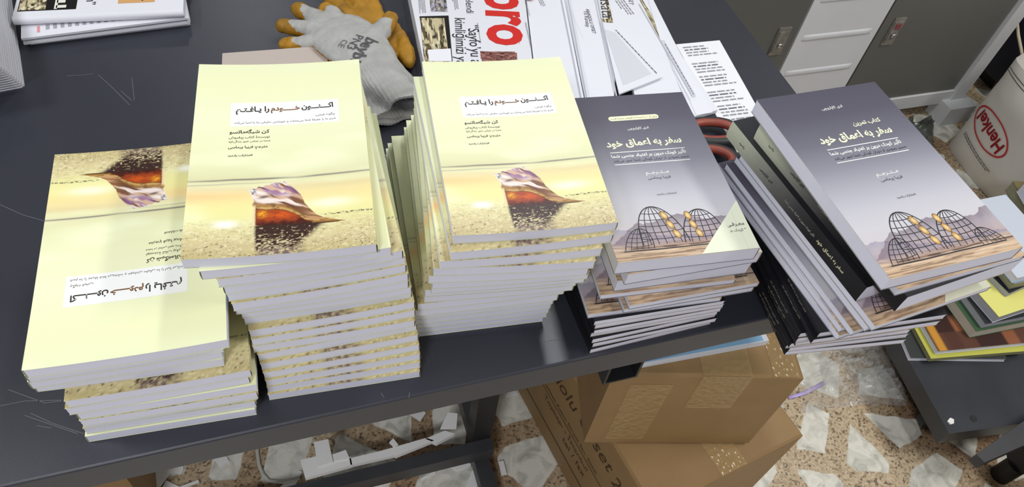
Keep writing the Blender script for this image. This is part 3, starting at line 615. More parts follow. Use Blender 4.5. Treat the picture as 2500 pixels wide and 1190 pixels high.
def para(pa, pb, n, col=(120, 120, 126), s_=None, h=0.45):
    """n lines of small print filling the pixel box whose reading start is pa and end is pb"""
    s_ = s_ or s; a, b = S_px(*pa, s_), S_px(*pb, s_); x0, x1 = min(a[0], b[0]), max(a[0], b[0]); y1, y0 = max(a[1], b[1]), min(a[1], b[1]); dy = (y1-y0)/n
    s_.lines(x0, x1, y1-dy, n, dy, dy*h, col)
span('Sabro', (1180, -92), (1196, 109), (204, 48, 42), bold=0.03, hs=1.12)
span('“Sayfo’yu anlatmak', (1142, 61), (1158, 230), (52, 52, 56), bold=0.004, hs=1.15); span('kimliğimizi yaşatmak', (1110, 44), (1118, 225), (52, 52, 56), bold=0.004, hs=1.15)
quad([(1024, 40), (1095, 38), (1105, 150), (1042, 150)], (34, 32, 30)); pic((1026, 44), (1098, 158), SEPIA, 3.1, sc=0.8, lay=2)
quad([(1044, 122), (1100, 119), (1103, 150), (1048, 150)], (232, 233, 238), lay=3); para((1056, 128), (1092, 150), 3, (90, 90, 96))
pic((1048, -10), (1093, 29), [(176, 170, 160), (120, 112, 104), (180, 180, 214), (74, 70, 66)], 8.3)
para((1018, -40), (1042, 34), 5); para((1096, -60), (1122, 26), 4); span('incelendi', (1135, -22), (1139, 32), (60, 60, 64))
quad([(1172, 125), (1262, 129), (1263, 146), (1174, 144)], (150, 104, 96)); pic((1173, 126), (1262, 152), [(160, 112, 104), (120, 78, 70), (66, 44, 40)], 5.5, lay=2)
para((1252, -30), (1262, 18), 2, (206, 120, 112)); para((1262, 80), (1270, 108), 2, (206, 120, 112)); para((1276, -40), (1290, 40), 3); para((1281, 55), (1300, 118), 3); para((1168, 56), (1173, 106), 1)
m.build('folded_pages', M_paperprint, root); off(root.children[0], root.location)

def wrapped(px, z0, z1, label, fn=None, layers=2):
    root, m, P = flat_paper('wrapped_newspaper', px, z0, z1, label, 'newspaper', 'newspapers in white mailing sleeves', layers, (226, 228, 234))
    sh = Sheet(m, P[0], P[3]-P[0], z1-0.0001)
    if fn: fn(sh)
    o = m.build('sleeve', M_paperprint, root); off(o, root.location); return root
def crease(sh, *lines, col=(178, 180, 190)):
    for a, b in lines:
        v, f = line_poly([S_px(*a, sh), S_px(*b, sh)], 0.0022); sh.put(v, f, col, 1)
def dashes(pa, pb, sh, h=0.0014, col=(112, 114, 122)):
    a, b = np.array(S_px(*pa, sh)), np.array(S_px(*pb, sh)); n = np.hypot(*(b-a)); e = (b-a)/n; g = np.array([-e[1], e[0]]); x = 0
    while x < n-0.004:
        w = 0.003+0.005*rng.random(); q = [a+e*x, a+e*(x+w), a+e*(x+w)+g*h, a+e*x+g*h]; sh.put(q, [(0, 1, 2, 3)], col, 5); x += w+0.0015
def fA(sh): crease(sh, ((1368, -10), (1418, 240)), ((1385, -10), (1432, 240))); para((1298, -60), (1322, 16), 3, (130, 130, 136), sh)
def fB(sh):
    span('ANADOLU OFSET', (1430, 22), (1447, 82), (70, 70, 76), s_=sh, bold=0.004); span('1st Karatay', (1425, 28), (1431, 66), (80, 80, 86), s_=sh); para((1385, 5), (1425, 98), 4, (140, 140, 146), sh); crease(sh, ((1456, -10), (1505, 235)))
def fC(sh):
    pic((1452, -30), (1497, 56), SEPIA, 9.1, sh, n=50); quad([(1456, -24), (1474, -24), (1484, 46), (1466, 46)], (222, 222, 224), sh, 2); span('Vasata', (1462, -22), (1471, 44), (60, 60, 62), s_=sh, lay=3)
def fD(sh):
    span('ANADOLU OFSET', (1528, -60), (1536, 11), (80, 80, 86), s_=sh); para((1490, -50), (1528, 38), 4, (140, 140, 146), sh); crease(sh, ((1560, 10), (1690, 236)))
def fE(sh):
    pic((1556, -20), (1612, 96), SEPIA, 6.6, sh, lay=1); quad([(1576, -20), (1585, -20), (1650, 110), (1740, 275), (1700, 282), (1612, 98)], (228, 230, 236), sh, 3); quad([(1612, 98), (1622, 99), (1700, 236), (1690, 240)], (206, 208, 214), sh, 4); dashes((1622, 108), (1696, 238), sh)
def fF(sh):
    quad([(1476, 72), (1502, 80), (1590, 180), (1522, 208)], (210, 212, 218), sh, 1); dashes((1502, 74), (1604, 182), sh)
wrapped([(1545, -60), (1562, -60), (1644, 105), (1753, 268), (1696, 284), (1590, 110)], 0.0006, 0.007, 'white wrapped newspaper with photo strip, rightmost of the fan', fE)
wrapped([(1455, -60), (1530, -60), (1612, 97), (1664, 228), (1672, 262), (1560, 262)], 0.0072, 0.0135, 'white wrapped newspaper under the loose flap, second from right', fD)
root = wrapped([(1433, -60), (1504, 62), (1500, 240), (1497, 258), (1480, 258)], 0.0137, 0.0155, 'greyish-white inner sleeve between the address sleeve and the flap', fC)
wrapped([(1366, -60), (1437, -60), (1499, 232), (1504, 262), (1433, 262)], 0.0157, 0.0215, 'white sleeve printed with a postal address beside the plain sleeve', fB)
wrapped([(1278, -60), (1366, -60), (1428, 250), (1431, 262), (1317, 262)], 0.0217, 0.0275, 'plain white sleeve next to the red masthead newspaper', fA)
wrapped([(1470, 52), (1498, 61), (1617, 187), (1512, 229)], 0.0157, 0.0185, 'loose triangular white paper flap lying across the sleeves', fF, 1)
root, m, P = flat_paper('address_list', [(1650, 108), (1757, 98), (1862, 285), (1872, 340), (1800, 372)], 0.0, 0.0005, 'white address list sheet under the scissors', 'paper', layers=1, col=(236, 237, 240))
sh = Sheet(m, at(1650, 108, 0), at(1757, 98, 0)-at(1650, 108, 0), 0.0005)
for k, (x, y) in enumerate([(1668, 118), (1690, 158), (1708, 190), (1728, 228), (1752, 262), (1775, 295)]):
    a = S_px(x, y, sh)
    for j in range(4 if k < 5 else 2): sh.lines(a[0], a[0]+0.05*(0.7+0.3*rng.random()), a[1]-j*0.0062, 1, 1, 0.0026, (110, 112, 120) if j == 1 else (150, 152, 158))
m.build('sheet', M_paperprint, root); off(root.children[0], root.location)

# folded newspapers, upper left
def fold(name, pa, pb, depth, z0, z1, label, prints=None, side='front', t=0.0035):
    """folded paper: U-shaped fold along pa-pb (front edge) or at its right end"""
    a, b = at(*pa, z0), at(*pb, z0); d = b-a; w = np.hypot(d[0], d[1]); yaw = math.atan2(d[1], d[0]); root = empty(name, (a[0], a[1], z0), yaw); tag(root, label, 'newspaper', 'folded newspapers at the upper left')
    h = z1-z0; r = h/2; prof = []
    A = [(r+math.cos(q)*r, r+math.sin(q)*r) for q in np.linspace(1.5*math.pi, 0.5*math.pi, 13)]
    B = [(r+math.cos(q)*(r-t), r+math.sin(q)*(r-t)) for q in np.linspace(0.5*math.pi, 1.5*math.pi, 13)]
    D = depth if side == 'front' else w; E = w if side == 'front' else depth
    prof = [(D, 0)]+A+[(D, h), (D, h-t)]+B+[(D, t)]; k = len(prof); m = MB()
    V = [((0, p, q) if side == 'front' else (D-p, 0, q)) for p, q in prof]+[((E, p, q) if side == 'front' else (D-p, E, q)) for p, q in prof]
    n = 14; caps = []
    for i in range(n): caps.append((i, i+1, k-2-i, k-1-i))
    f = [(i, (i+1) % k, k+(i+1) % k, k+i) for i in range(k)] + [q[::-1] for q in caps] + [tuple(k+j for j in q) for q in caps]
    m.add(V, f, 0, PAPER)
    sh = Sheet(m, (0, 0), (1, 0), h)
    if prints: prints(sh, w)
    m.build('pages', M_paperprint, root); return root
def p_low(sh, w):
    for k in range(14): sh.rect(0.028+k*0.0085, 0.012, 0.0325+k*0.0085, 0.012+0.010+0.006*rng.random(), (160, 161, 168))
    sh.rect(0.018, 0.008, 0.0215, 0.022, (214, 150, 150)); sh.rect(0.118, 0.016, 0.124, 0.022, (70, 70, 74))
    for k in range(5): sh.rect(0.135+k*0.007, 0.019, 0.1385+k*0.007, 0.024, (140, 140, 148))
def p_up(sh, w):
    sh.rect(0.004, 0.016, 0.072, 0.13, (24, 23, 22)); sh.photo(0.005, 0.018, 0.036, 0.12, SEPIA, 4.4, 50, 80, 0.8, 2)
    def vt(t, x, y0, y1, col, bold=0.0):                          # lettering running towards the viewer
        v, f = text2d(t, 0, y1-y0, 0, 1.0, bold, 3); sh.put(np.c_[x+v[:, 1], y1-v[:, 0]], f, col, 3)
    vt('MAJLIS', 0.050, 0.022, 0.085, (226, 224, 214), 0.03) if False else None
    for k, (hh, ww) in enumerate([(0.010, 0.006), (0.012, 0.004), (0.009, 0.007), (0.013, 0.005)]): sh.rect(0.048, 0.020+k*0.011, 0.048+ww+0.006, 0.020+k*0.011+hh*0.6, (226, 224, 214), 3)
    sh.rect(0.046, 0.018, 0.0495, 0.062, (226, 224, 214), 3)
    vt('konuşalım”', 0.083, 0.024, 0.10, (44, 44, 48), 0.01); vt('ediyorum,', 0.104, 0.036, 0.105, (44, 44, 48), 0.01)
    sh.rect(0.121, 0.024, 0.166, 0.09, (206, 160, 108)); sh.photo(0.122, 0.062, 0.165, 0.09, [(206, 160, 108), (176, 150, 160), (150, 110, 90)], 2.2, 30, 30, 0.5, 2)
    for k in range(8): sh.put(np.array([(0.124+k*0.0035, 0.05-k*0.0028), (0.1265+k*0.0035, 0.047-k*0.0028), (0.129+k*0.0035, 0.052-k*0.0026), (0.1275+k*0.0035, 0.056-k*0.0026)]), [(0, 1, 2, 3)], (32, 30, 28), 3)
    v, f = line_poly([(0.144, 0.034), (0.149, 0.044), (0.154, 0.036), (0.151, 0.031), (0.158, 0.046), (0.163, 0.05)], 0.0012); sh.put(v, f, (60, 40, 34), 3)
    for k in range(3): sh.lines(0.176, 0.198, 0.06-k*0.012, 2, 0.005, 0.0022, (150, 150, 156))
    v, f = line_poly([(0.198, 0.10), (0.214, 0.10), (0.214, 0.032), (0.198, 0.032)], 0.0006); sh.put(v, f, (150, 150, 156), 2)
fold('newspaper', (76, 113), (466, 64), 0.22, 0.0, 0.006, 'lowest folded newspaper at the upper left, only its white edge showing', None, 'front', 0.0014)
fold('newspaper', (59, 110), (467, 58), 0.22, 0.0062, 0.016, 'folded newspaper with small print columns, under the upper one', p_low, 'right', 0.003)
fold('newspaper', (37, 66), (452, 46), 0.22, 0.0164, 0.0275, 'folded newspaper with a black picture and orange drawing, upper left', p_up, 'front', 0.0028)

for i in range(11):
    zz = i*0.0062; c = at(61-6.0*i, 213-4.6*i, zz); e = at(28-5.6*i, -10-6*i, zz) - c; yw = math.atan2(e[1], e[0]); t = (math.cos(yw), math.sin(yw)); nrm = (t[1], -t[0])
    root = empty('newspaper', (c[0], c[1], zz)); tag(root, 'folded newspaper in the pile at the left picture edge, %s' % nth(i, 11), 'newspaper', 'newspapers in the leftmost pile')
    m = MB(); q = lambda a, b, z_: (t[0]*a-nrm[0]*b, t[1]*a-nrm[1]*b, z_)
    A = [q(0, 0.004, 0), q(0.003, 0, 0), q(0.2, 0, 0), q(0.2, 0.24, 0), q(0, 0.24, 0)]
    m.prism(A, 0.0, 0.0028, 0, (214, 214, 220)); m.prism([q(0.0012, 0.003, 0), q(0.2, 0.0012, 0), q(0.2, 0.24, 0), q(0.0015, 0.24, 0)], 0.0031, 0.0058, 0, PAPER)
    a = 0.012
    while i % 3 != 1 and a < 0.2:                                # the strip of print that shows beyond the paper above
        l = 0.003+0.009*rng.random(); col = rng.choice([(52, 48, 44), (150, 142, 118), (96, 90, 76), (186, 176, 150), (200, 194, 176)]) if i % 3 == 0 else (150, 150, 156)
        b0, b1 = (0.0012, 0.012) if i % 3 == 0 else (0.004, 0.0062)
        v = [q(a, b0, 0), q(a+l, b0, 0), q(a+l, b1, 0), q(a, b1, 0)]
        m.add([(p[0], p[1], 0.00595) for p in v][::-1], [(0, 1, 2, 3)], 0, col)
        a += l if i % 3 == 0 else l+0.004
    m.build('pages', M_paperprint, root)

# beige hardback behind the tallest stack
P = [at(x, y, 0.028) for x, y in [(543, 130), (790, 112), (806, 170), (540, 195)]]
c = sum(P)/4; root = empty('hardback_book', (c[0], c[1], 0.0)); tag(root, 'plain beige-grey hardback lying behind the tallest stack', 'book')
m = MB(); P2 = [c+(p-c)*0.97 for p in P]; m.prism(P, 0.0, 0.0022, 0, (186, 174, 164)); m.prism(P, 0.0258, 0.028, 0, (186, 174, 164)); m.build('cover', M_matt, root); off(root.children[0], root.location)
m = MB(); m.prism(P2, 0.0024, 0.0256, 0, (214, 212, 208)); o = m.build('page_block', M_pages, root); off(o, root.location)

# ------------------------------------------------------------------ work gloves
def remesh(mb, voxel, smooth=6):
    o = mb.build('tmp', M_matt); md = o.modifiers.new('r', 'REMESH'); md.mode = 'VOXEL'; md.voxel_size = voxel
    sm = o.modifiers.new('s', 'SMOOTH'); sm.iterations = smooth; sm.factor = 0.5
    bpy.context.view_layer.update(); dg = bpy.context.evaluated_depsgraph_get(); me = bpy.data.meshes.new_from_object(o.evaluated_get(dg))
    v = np.zeros(len(me.vertices)*3); me.vertices.foreach_get('co', v); n = np.zeros(len(me.vertices)*3); me.vertices.foreach_get('normal', n)
    f = [tuple(p.vertices) for p in me.polygons]; bpy.data.objects.remove(o); bpy.data.meshes.remove(me); return v.reshape(-1, 3), n.reshape(-1, 3), f
def ellipse_loft(mb, rings):
    """rings: (centre, half width vector, half height)"""
    seg = 20; V = []
    for c, wv, h in rings:
        for k in range(seg):
            g = 2*math.pi*k/seg; V.append(np.array(c)+np.array(wv)*math.cos(g)+np.array((0, 0, h))*math.sin(g))
    F = []
    for i in range(len(rings)-1):
        for k in range(seg): F.append((i*seg+k, i*seg+(k+1) % seg, (i+1)*seg+(k+1) % seg, (i+1)*seg+k))
    F += [tuple(range(seg-1, -1, -1)), tuple((len(rings)-1)*seg+k for k in range(seg))]; mb.add(V, F)
M_knit = mat('grey_knit', (170, 170, 166), rough=0.9, noise=0.08, scale=60, bump=0.5, bscale=700)
M_coat = mat('mustard_rubber', (166, 120, 24), rough=0.55, noise=0.30, scale=28, bump=0.25, bscale=160)
M_ink = mat('grey_ink', (84, 84, 86), rough=0.8)
def glove(name, label, palm, fingers, coat_rule, zlift=0.0, cuff=None):
    """palm: [(px, py, z, half width m, half height)], fingers: [[(px, py, z, r)...]]"""
    mb = MB(); C = [at(p[0], p[1], p[2]) for p in palm]; rings = []
    for i, (c, p) in enumerate(zip(C, palm)):
        t = C[min(i+1, len(C)-1)]-C[max(i-1, 0)]; n = np.array([-t[1], t[0], 0]); n /= np.linalg.norm(n); rings.append((c, n*p[3], p[4]))
    ellipse_loft(mb, rings); axes = []
    for fg in fingers:
        Q = [at(p[0], p[1], p[2]) for p in fg]; R = [p[3] for p in fg]; axes.append((Q, R)); pts = []; rs = []
        for i in range(len(Q)-1):
            for k in range(6): a = k/6; pts.append(Q[i]*(1-a)+Q[i+1]*a); rs.append(R[i]*(1-a)+R[i+1]*a)
        e = Q[-1]; d = (Q[-1]-Q[-2])/np.linalg.norm(Q[-1]-Q[-2])
        for a in (0, 0.45, 0.75, 0.93, 1.0): pts.append(e+d*R[-1]*a); rs.append(max(R[-1]*math.sqrt(1-a*a), 0.0008))
        mb.tube(pts, rs, 14, flat=0.82)
    v, n, f = remesh(mb, 0.0021, 5)
    w = (fbm(v[:, 0]*90, v[:, 1]*90, 3)-0.5)*0.004 + (vn(v[:, 0]*260, v[:, 1]*260)-0.5)*0.0008
    v = v + n*w[:, None]; v[:, 2] = np.maximum(v[:, 2], 0.0006)
    fc = np.array([v[list(q)].mean(0) for q in f]); fn = np.array([n[list(q)].mean(0) for q in f])
    tt = np.zeros(len(fc)); dd = np.full(len(fc), 1e9)                # position along the nearest finger (0 root, 1 tip)
    for Q, R in axes:
        Ls = [np.linalg.norm(Q[i+1]-Q[i]) for i in range(len(Q)-1)]; tot = sum(Ls); acc = 0
        for i in range(len(Q)-1):
            ab = Q[i+1]-Q[i]; t = np.clip(((fc-Q[i])@ab)/(ab@ab), 0, 1); d = np.linalg.norm(fc-Q[i]-t[:, None]*ab, axis=1)/max(R[i], 0.004); mk = d < dd; dd[mk] = d[mk]; tt[mk] = (acc+t[mk]*Ls[i])/tot; acc += Ls[i]
    tt[dd > 1.7] = 0
    coat = coat_rule(tt, fn, fc)
    c = C[len(C)//2]; root = empty(name, (c[0], c[1], 0.0)); tag(root, label, 'glove', 'work gloves beside the newspapers')
    for nm, mk, mt in (('knit_fabric', ~coat, M_knit), ('rubber_coating', coat, M_coat)):
        ids = np.where(mk)[0]
        if not len(ids): continue
        us = sorted({i for k in ids for i in f[k]}); mp = {a: b for b, a in enumerate(us)}; mm = MB(); mm.add(v[us], [tuple(mp[i] for i in f[k]) for k in ids]); o = mm.build(nm, mt, root, True); off(o, root.location)
    return root, v, n
def rule1(t, fn, fc): return (fn[:, 2] < 0.12) | (t + (1-fn[:, 2])*0.42 + (vn(fc[:, 0]*200, fc[:, 1]*200)-0.5)*0.10 > 0.80)
def rule2(t, fn, fc): return np.ones(len(t), bool)
g1, gv, gn = glove('work_glove', 'grey knit work glove with mustard fingertips, knuckles up', 
    [(925, 178, 0.034, 0.032, 0.012), (905, 150, 0.034, 0.036, 0.013), (878, 122, 0.033, 0.042, 0.014), (845, 92, 0.032, 0.045, 0.014), (815, 68, 0.030, 0.040, 0.012), (800, 57, 0.028, 0.030, 0.010)],
    [[(800, 88, 0.030, 0.0125), (752, 106, 0.026, 0.0115), (697, 108, 0.018, 0.0100)], [(790, 78, 0.030, 0.0135), (742, 70, 0.026, 0.0125), (692, 62, 0.020, 0.0115)],
     [(800, 62, 0.030, 0.0135), (768, 42, 0.028, 0.0125), (727, 22, 0.022, 0.0115)], [(830, 60, 0.030, 0.0130), (815, 36, 0.030, 0.0120), (797, 20, 0.028, 0.0105)],
     [(890, 105, 0.032, 0.016), (925, 84, 0.034, 0.0145), (948, 55, 0.034, 0.0125), (953, 44, 0.034, 0.011)]], rule1)
g2, _, _ = glove('work_glove', 'mustard rubber glove lying palm up under the grey glove', 
    [(950, 150, 0.0095, 0.030, 0.008), (925, 110, 0.0095, 0.040, 0.0085), (905, 72, 0.0095, 0.043, 0.0085), (895, 55, 0.0095, 0.036, 0.008)],
    [[(880, 60, 0.0105, 0.0108), (845, 30, 0.013, 0.0115), (806, -6, 0.012, 0.0105)], [(905, 55, 0.0105, 0.0108), (880, 18, 0.014, 0.0120), (846, -22, 0.012, 0.011)], [(925, 60, 0.0105, 0.0108), (915, 22, 0.012, 0.0115), (890, -30, 0.012, 0.0105)],
     [(955, 70, 0.0105, 0.0108), (978, 92, 0.0105, 0.0106), (990, 120, 0.012, 0.0115), (996, 148, 0.012, 0.0110)]], rule2)
# ribbed cuff of the grey glove, gathered and open at its end
m = MB(); path = [(918, 172, 0.034, 0.033, 0.014), (930, 192, 0.033, 0.034, 0.017), (944, 214, 0.030, 0.036, 0.021), (958, 236, 0.027, 0.037, 0.023), (970, 256, 0.024, 0.036, 0.022), (979, 272, 0.021, 0.034, 0.020)]
C = [at(p[0], p[1], p[2]) for p in path]; nr, sg = 46, 132; T = np.linspace(0, len(path)-1, nr); GX = np.zeros((nr, sg+1)); GY = GX.copy(); GZ = GX.copy(); IX, IY, IZ = GX.copy(), GY.copy(), GZ.copy()
ax = C[-1]-C[0]; nn = np.array([-ax[1], ax[0], 0]); nn /= np.linalg.norm(nn)
for i, t in enumerate(T):
    k = min(int(t), len(path)-2); a = t-k; c = C[k]*(1-a)+C[k+1]*a; hw = path[k][3]*(1-a)+path[k+1][3]*a; hh = path[k][4]*(1-a)+path[k+1][4]*a; u = t/(len(path)-1)
    for j in range(sg+1):
        g = 2*math.pi*j/sg; rip = 1+0.022*math.sin(g*40)+u*0.20*math.sin(3*g+2.0+2*u)+u*0.13*math.sin(5*g+1+4*u)+0.05*math.sin(u*24+2*math.sin(g*2))*u
        for (X, Y, Z), sc in (((GX, GY, GZ), 1.0), ((IX, IY, IZ), 0.86)):
            p = c+nn*hw*rip*sc*math.cos(g)+np.array((0, 0, hh*rip*sc*math.sin(g))); X[i, j], Y[i, j], Z[i, j] = p[0], p[1], max(p[2], 0.0008)
m.grid(GX, GY, GZ); m.grid(IX, IY, IZ, flip=True); m.grid(np.stack([GX[-1], IX[-1]]), np.stack([GY[-1], IY[-1]]), np.stack([GZ[-1], IZ[-1]]))
o = m.build('ribbed_cuff', M_knit, g1, True); off(o, g1.location)
m = MB()
def on_glove(t, pa, pb, hs=1.0, bold=0.01):
    a, b = at(*pa, 0.046), at(*pb, 0.046); d = b-a; n = np.hypot(d[0], d[1]); e = d/n; g = np.array([-e[1], e[0], 0]); v, f = text2d(t, 0, n, 0, hs, bold, 2)
    P = a+v[:, :1]*e+v[:, 1:2]*g
    for q in P:                                                    # rest the print on the fabric
        k = np.argmin((gv[:, 0]-q[0])**2+(gv[:, 1]-q[1])**2+np.where(gn[:, 2] > 0.2, 0, 1)); q[2] = gv[k, 2]+0.0012
    m.add(P, f)
on_glove('beybi', (897, 92), (853, 144), 1.0, 0.02); on_glove('PN3', (870, 86), (845, 117), 0.9, 0.0); on_glove('CE', (836, 96), (824, 112), 0.9, -0.01)
o = m.build('printed_mark', M_ink, g1); off(o, g1.location)

# ------------------------------------------------------------------ scissors behind the grey books
M_rub = mat('black_rubber', (44, 46, 48), rough=0.5); M_redgrip = mat('red_brown_grip', (140, 66, 52), rough=0.45, noise=0.2, scale=40)
sc = empty('scissors', (0.36, 0.27, 0)); tag(sc, 'large scissors with red-lined black handles beside the address list', 'scissors')
def ring(cx, cy, rx, ry, z, px_tip):
    c = at(cx, cy, z); e = at(px_tip[0], px_tip[1], z)-c; rx = np.hypot(e[0], e[1]); ex = e/rx; ey = np.array([-ex[1], ex[0], 0]); N = 40
    P = [c+ex*rx*math.copysign(abs(math.cos(2*math.pi*k/N))**0.8, math.cos(2*math.pi*k/N))+ey*ry*math.sin(2*math.pi*k/N) for k in range(N)]
    m = MB(); m.tube(P, 0.0068, 12, closed=True); h = under(sc, m, 'handle', M_rub, True)
    m = MB(); Q = [c+(p-c)*0.86+np.array((0, 0, 0.0015)) for p in P]; m.tube(Q, 0.0056, 12, closed=True); o = m.build('grip_lining', M_redgrip, h, True)
ring(1738, 322, 0.03, 0.019, 0.012, (1800, 322)); ring(1728, 390, 0.03, 0.021, 0.012, (1795, 392))
for k, (pa, pb) in enumerate((((1690, 330), (1500, 352)), ((1685, 388), (1500, 352)))):
    a, b = at(*pa, 0.008+0.003*k), at(*pb, 0.008+0.003*k); d = (b-a)/np.linalg.norm(b-a); n = np.array([-d[1], d[0], 0]); m = MB()
    m.prism([a+n*0.008, b+n*0.012, b+d*0.06, b-n*0.004, a-n*0.008], 0.0065+0.003*k, 0.009+0.003*k); under(sc, m, 'blade', mat('blade_steel', (150, 152, 156), rough=0.25, metal=1.0))

# ------------------------------------------------------------------ cardboard boxes under the table
M_card = mat('brown_cardboard', (150, 120, 78), rough=0.62, noise=0.06, scale=14, bump=0.12, bscale=90)
M_tape = bpy.data.materials.new('clear_parcel_tape'); M_tape.use_nodes = True
nt = M_tape.node_tree; b = nt.nodes['Principled BSDF']; b.inputs['Base Color'].default_value = rgba((206, 176, 124)); b.inputs['Roughness'].default_value = 0.12; b.inputs['Alpha'].default_value = 0.42
tc = nt.nodes.new('ShaderNodeTexCoord'); n = nt.nodes.new('ShaderNodeTexVoronoi'); n.inputs['Scale'].default_value = 120; nt.links.new(tc.outputs['Object'], n.inputs['Vector'])
bp = nt.nodes.new('ShaderNodeBump'); bp.inputs['Strength'].default_value = 0.6; bp.inputs['Distance'].default_value = 0.003; nt.links.new(n.outputs['Distance'], bp.inputs['Height']); nt.links.new(bp.outputs['Normal'], b.inputs['Normal'])
def carton(label, corner, yaw, size, tape=True, name='cardboard_box'):
    """corner = near left bottom corner"""
    root = empty(name, corner, yaw); tag(root, label, 'box'); x, y, z = size; m = MB(); b = 0.004
    m.add([(b, b, 0), (x-b, b, 0), (x-b, y-b, 0), (b, y-b, 0), (0, 0, b), (x, 0, b), (x, y, b), (0, y, b), (0, 0, z-b), (x, 0, z-b), (x, y, z-b), (0, y, z-b), (b, b, z), (x-b, b, z), (x-b, y-b, z), (b, y-b, z)],
          [(3, 2, 1, 0), (12, 13, 14, 15)]+[(i+4*l, (i+1) % 4+4*l, (i+1) % 4+4*l+4, i+4*l+4) for l in range(3) for i in range(4)])
    m.build('carton_body', M_card, root)
    m = MB(); m.box((0.002, y/2-0.0012, z), (x-0.002, y/2+0.0012, z+0.0006)); m.build('flap_seam', mat('seam_shadow', (118, 90, 54), rough=0.8), root)
    return root
ub0 = at(1424, 1083, -0.45); ub1 = at(1825, 1085, -0.45); ud = ub1-ub0; uw = np.hypot(ud[0], ud[1]); uy = math.atan2(ud[1], ud[0])
box_hi = carton('taped brown cardboard box, upper one under the table edge', tuple(ub0), uy, (uw, 0.17, 0.226))
def tape(root, lo, hi, nm='tape'):
    m = MB(); x0, y0, z0 = lo; x1, y1, z1 = hi; nx, ny = 24, 24
    if z0 == z1: X, Y = np.meshgrid(np.linspace(x0, x1, nx), np.linspace(y0, y1, ny)); m.grid(X, Y, z0+0*X)
    else: X, Z = np.meshgrid(np.linspace(x0, x1, nx), np.linspace(z0, z1, ny)); m.grid(X, y0+0*X, Z)
    m.build(nm, M_tape, root)
tape(box_hi, (0.125, 0.0, 0.2268), (0.195, 0.168, 0.2268)); tape(box_hi, (0.125, -0.0008, 0.13), (0.195, -0.0008, 0.2262)); tape(box_hi, (0.225, 0.0, 0.2268), (0.262, 0.168, 0.2268)); tape(box_hi, (0.03, -0.0008, 0.02), (0.09, -0.0008, 0.20))
lb = at(1390, 1190, FLOOR); ld = at(1250, 930, FLOOR)-lb; ld /= np.hypot(ld[0], ld[1]); ly = math.atan2(ld[1], ld[0])-math.pi/2; lc = lb-ld*0.16
box_lo = carton('printed cardboard box on the floor, lower one under the taped box', (lc[0], lc[1], FLOOR), ly, (0.30, 0.42, 0.298))
tape(box_lo, (0.13, 0.0, 0.2988), (0.18, 0.30, 0.2988))
m = MB()
def side_text(t, y0, y1, z, bold=0.0, shear=0.0, hs=1.0):           # printed on the left face, read from far to near
    v, f = text2d(t, 0, y1-y0, 0, hs, bold, 4); v = v.copy(); v[:, 0] += v[:, 1]*shear; m.add(np.c_[np.full(len(v), -0.0006), y1-v[:, 0], z+v[:, 1]], f, 0, (74, 52, 30))
side_text('Anadolu Ofset', 0.10, 0.37, 0.215, 0.0, 0.3, 1.1); side_text('Davutpaşa Caddesi Kazım Dinçol San. Sitesi', 0.12, 0.38, 0.160); side_text('Topkapı - İstanbul', 0.14, 0.30, 0.125, hs=0.9); side_text('tel / fax', 0.14, 0.22, 0.095)
side_text('26', 0.05, 0.088, 0.205, 0.0, 0.2, 1.3)
m.box((-0.0007, 0.03, 0.058), (-0.0003, 0.40, 0.061), 0, (74, 52, 30)); m.box((-0.0007, 0.10, 0.150), (-0.0003, 0.385, 0.1515), 0, (74, 52, 30))
m.build('print', M_matt, box_lo)
# light blue board lying on the upper box
P = [at(x, y, -0.205) for x, y in [(1517, 893), (1882, 826)]]; d = P[1]-P[0]; w = np.hypot(d[0], d[1]); root = empty('picture_board', (P[0][0], P[0][1], -0.2235), math.atan2(d[1], d[0])); tag(root, 'pale blue picture board with white border on the taped box', 'board')
m = MB(); m.box((0, 0, 0), (w, 0.13, 0.012), 0, (226, 230, 236)); m.box((0.003, 0.0015, 0.012), (w-0.008, 0.118, 0.0125), 0, (150, 196, 228)); m.build('board', M_paperprint, root)
c = at(283, 1156, -0.47); carton('brown cardboard box on the floor below the low leftmost stack', (c[0]-0.36, c[1], FLOOR), 0.06, (0.355, 0.2, 0.28))
a = at(2450, 1187, -0.50); b = at(2500, 1160, -0.50); d = (b-a)/np.linalg.norm(b-a); q = a + np.array((d[1], -d[0], 0))*0.24 + d*0.02; carton('plain cardboard box corner at the bottom right picture edge', (q[0], q[1], FLOOR), math.atan2(d[1], d[0]), (0.3, 0.2, 0.25))

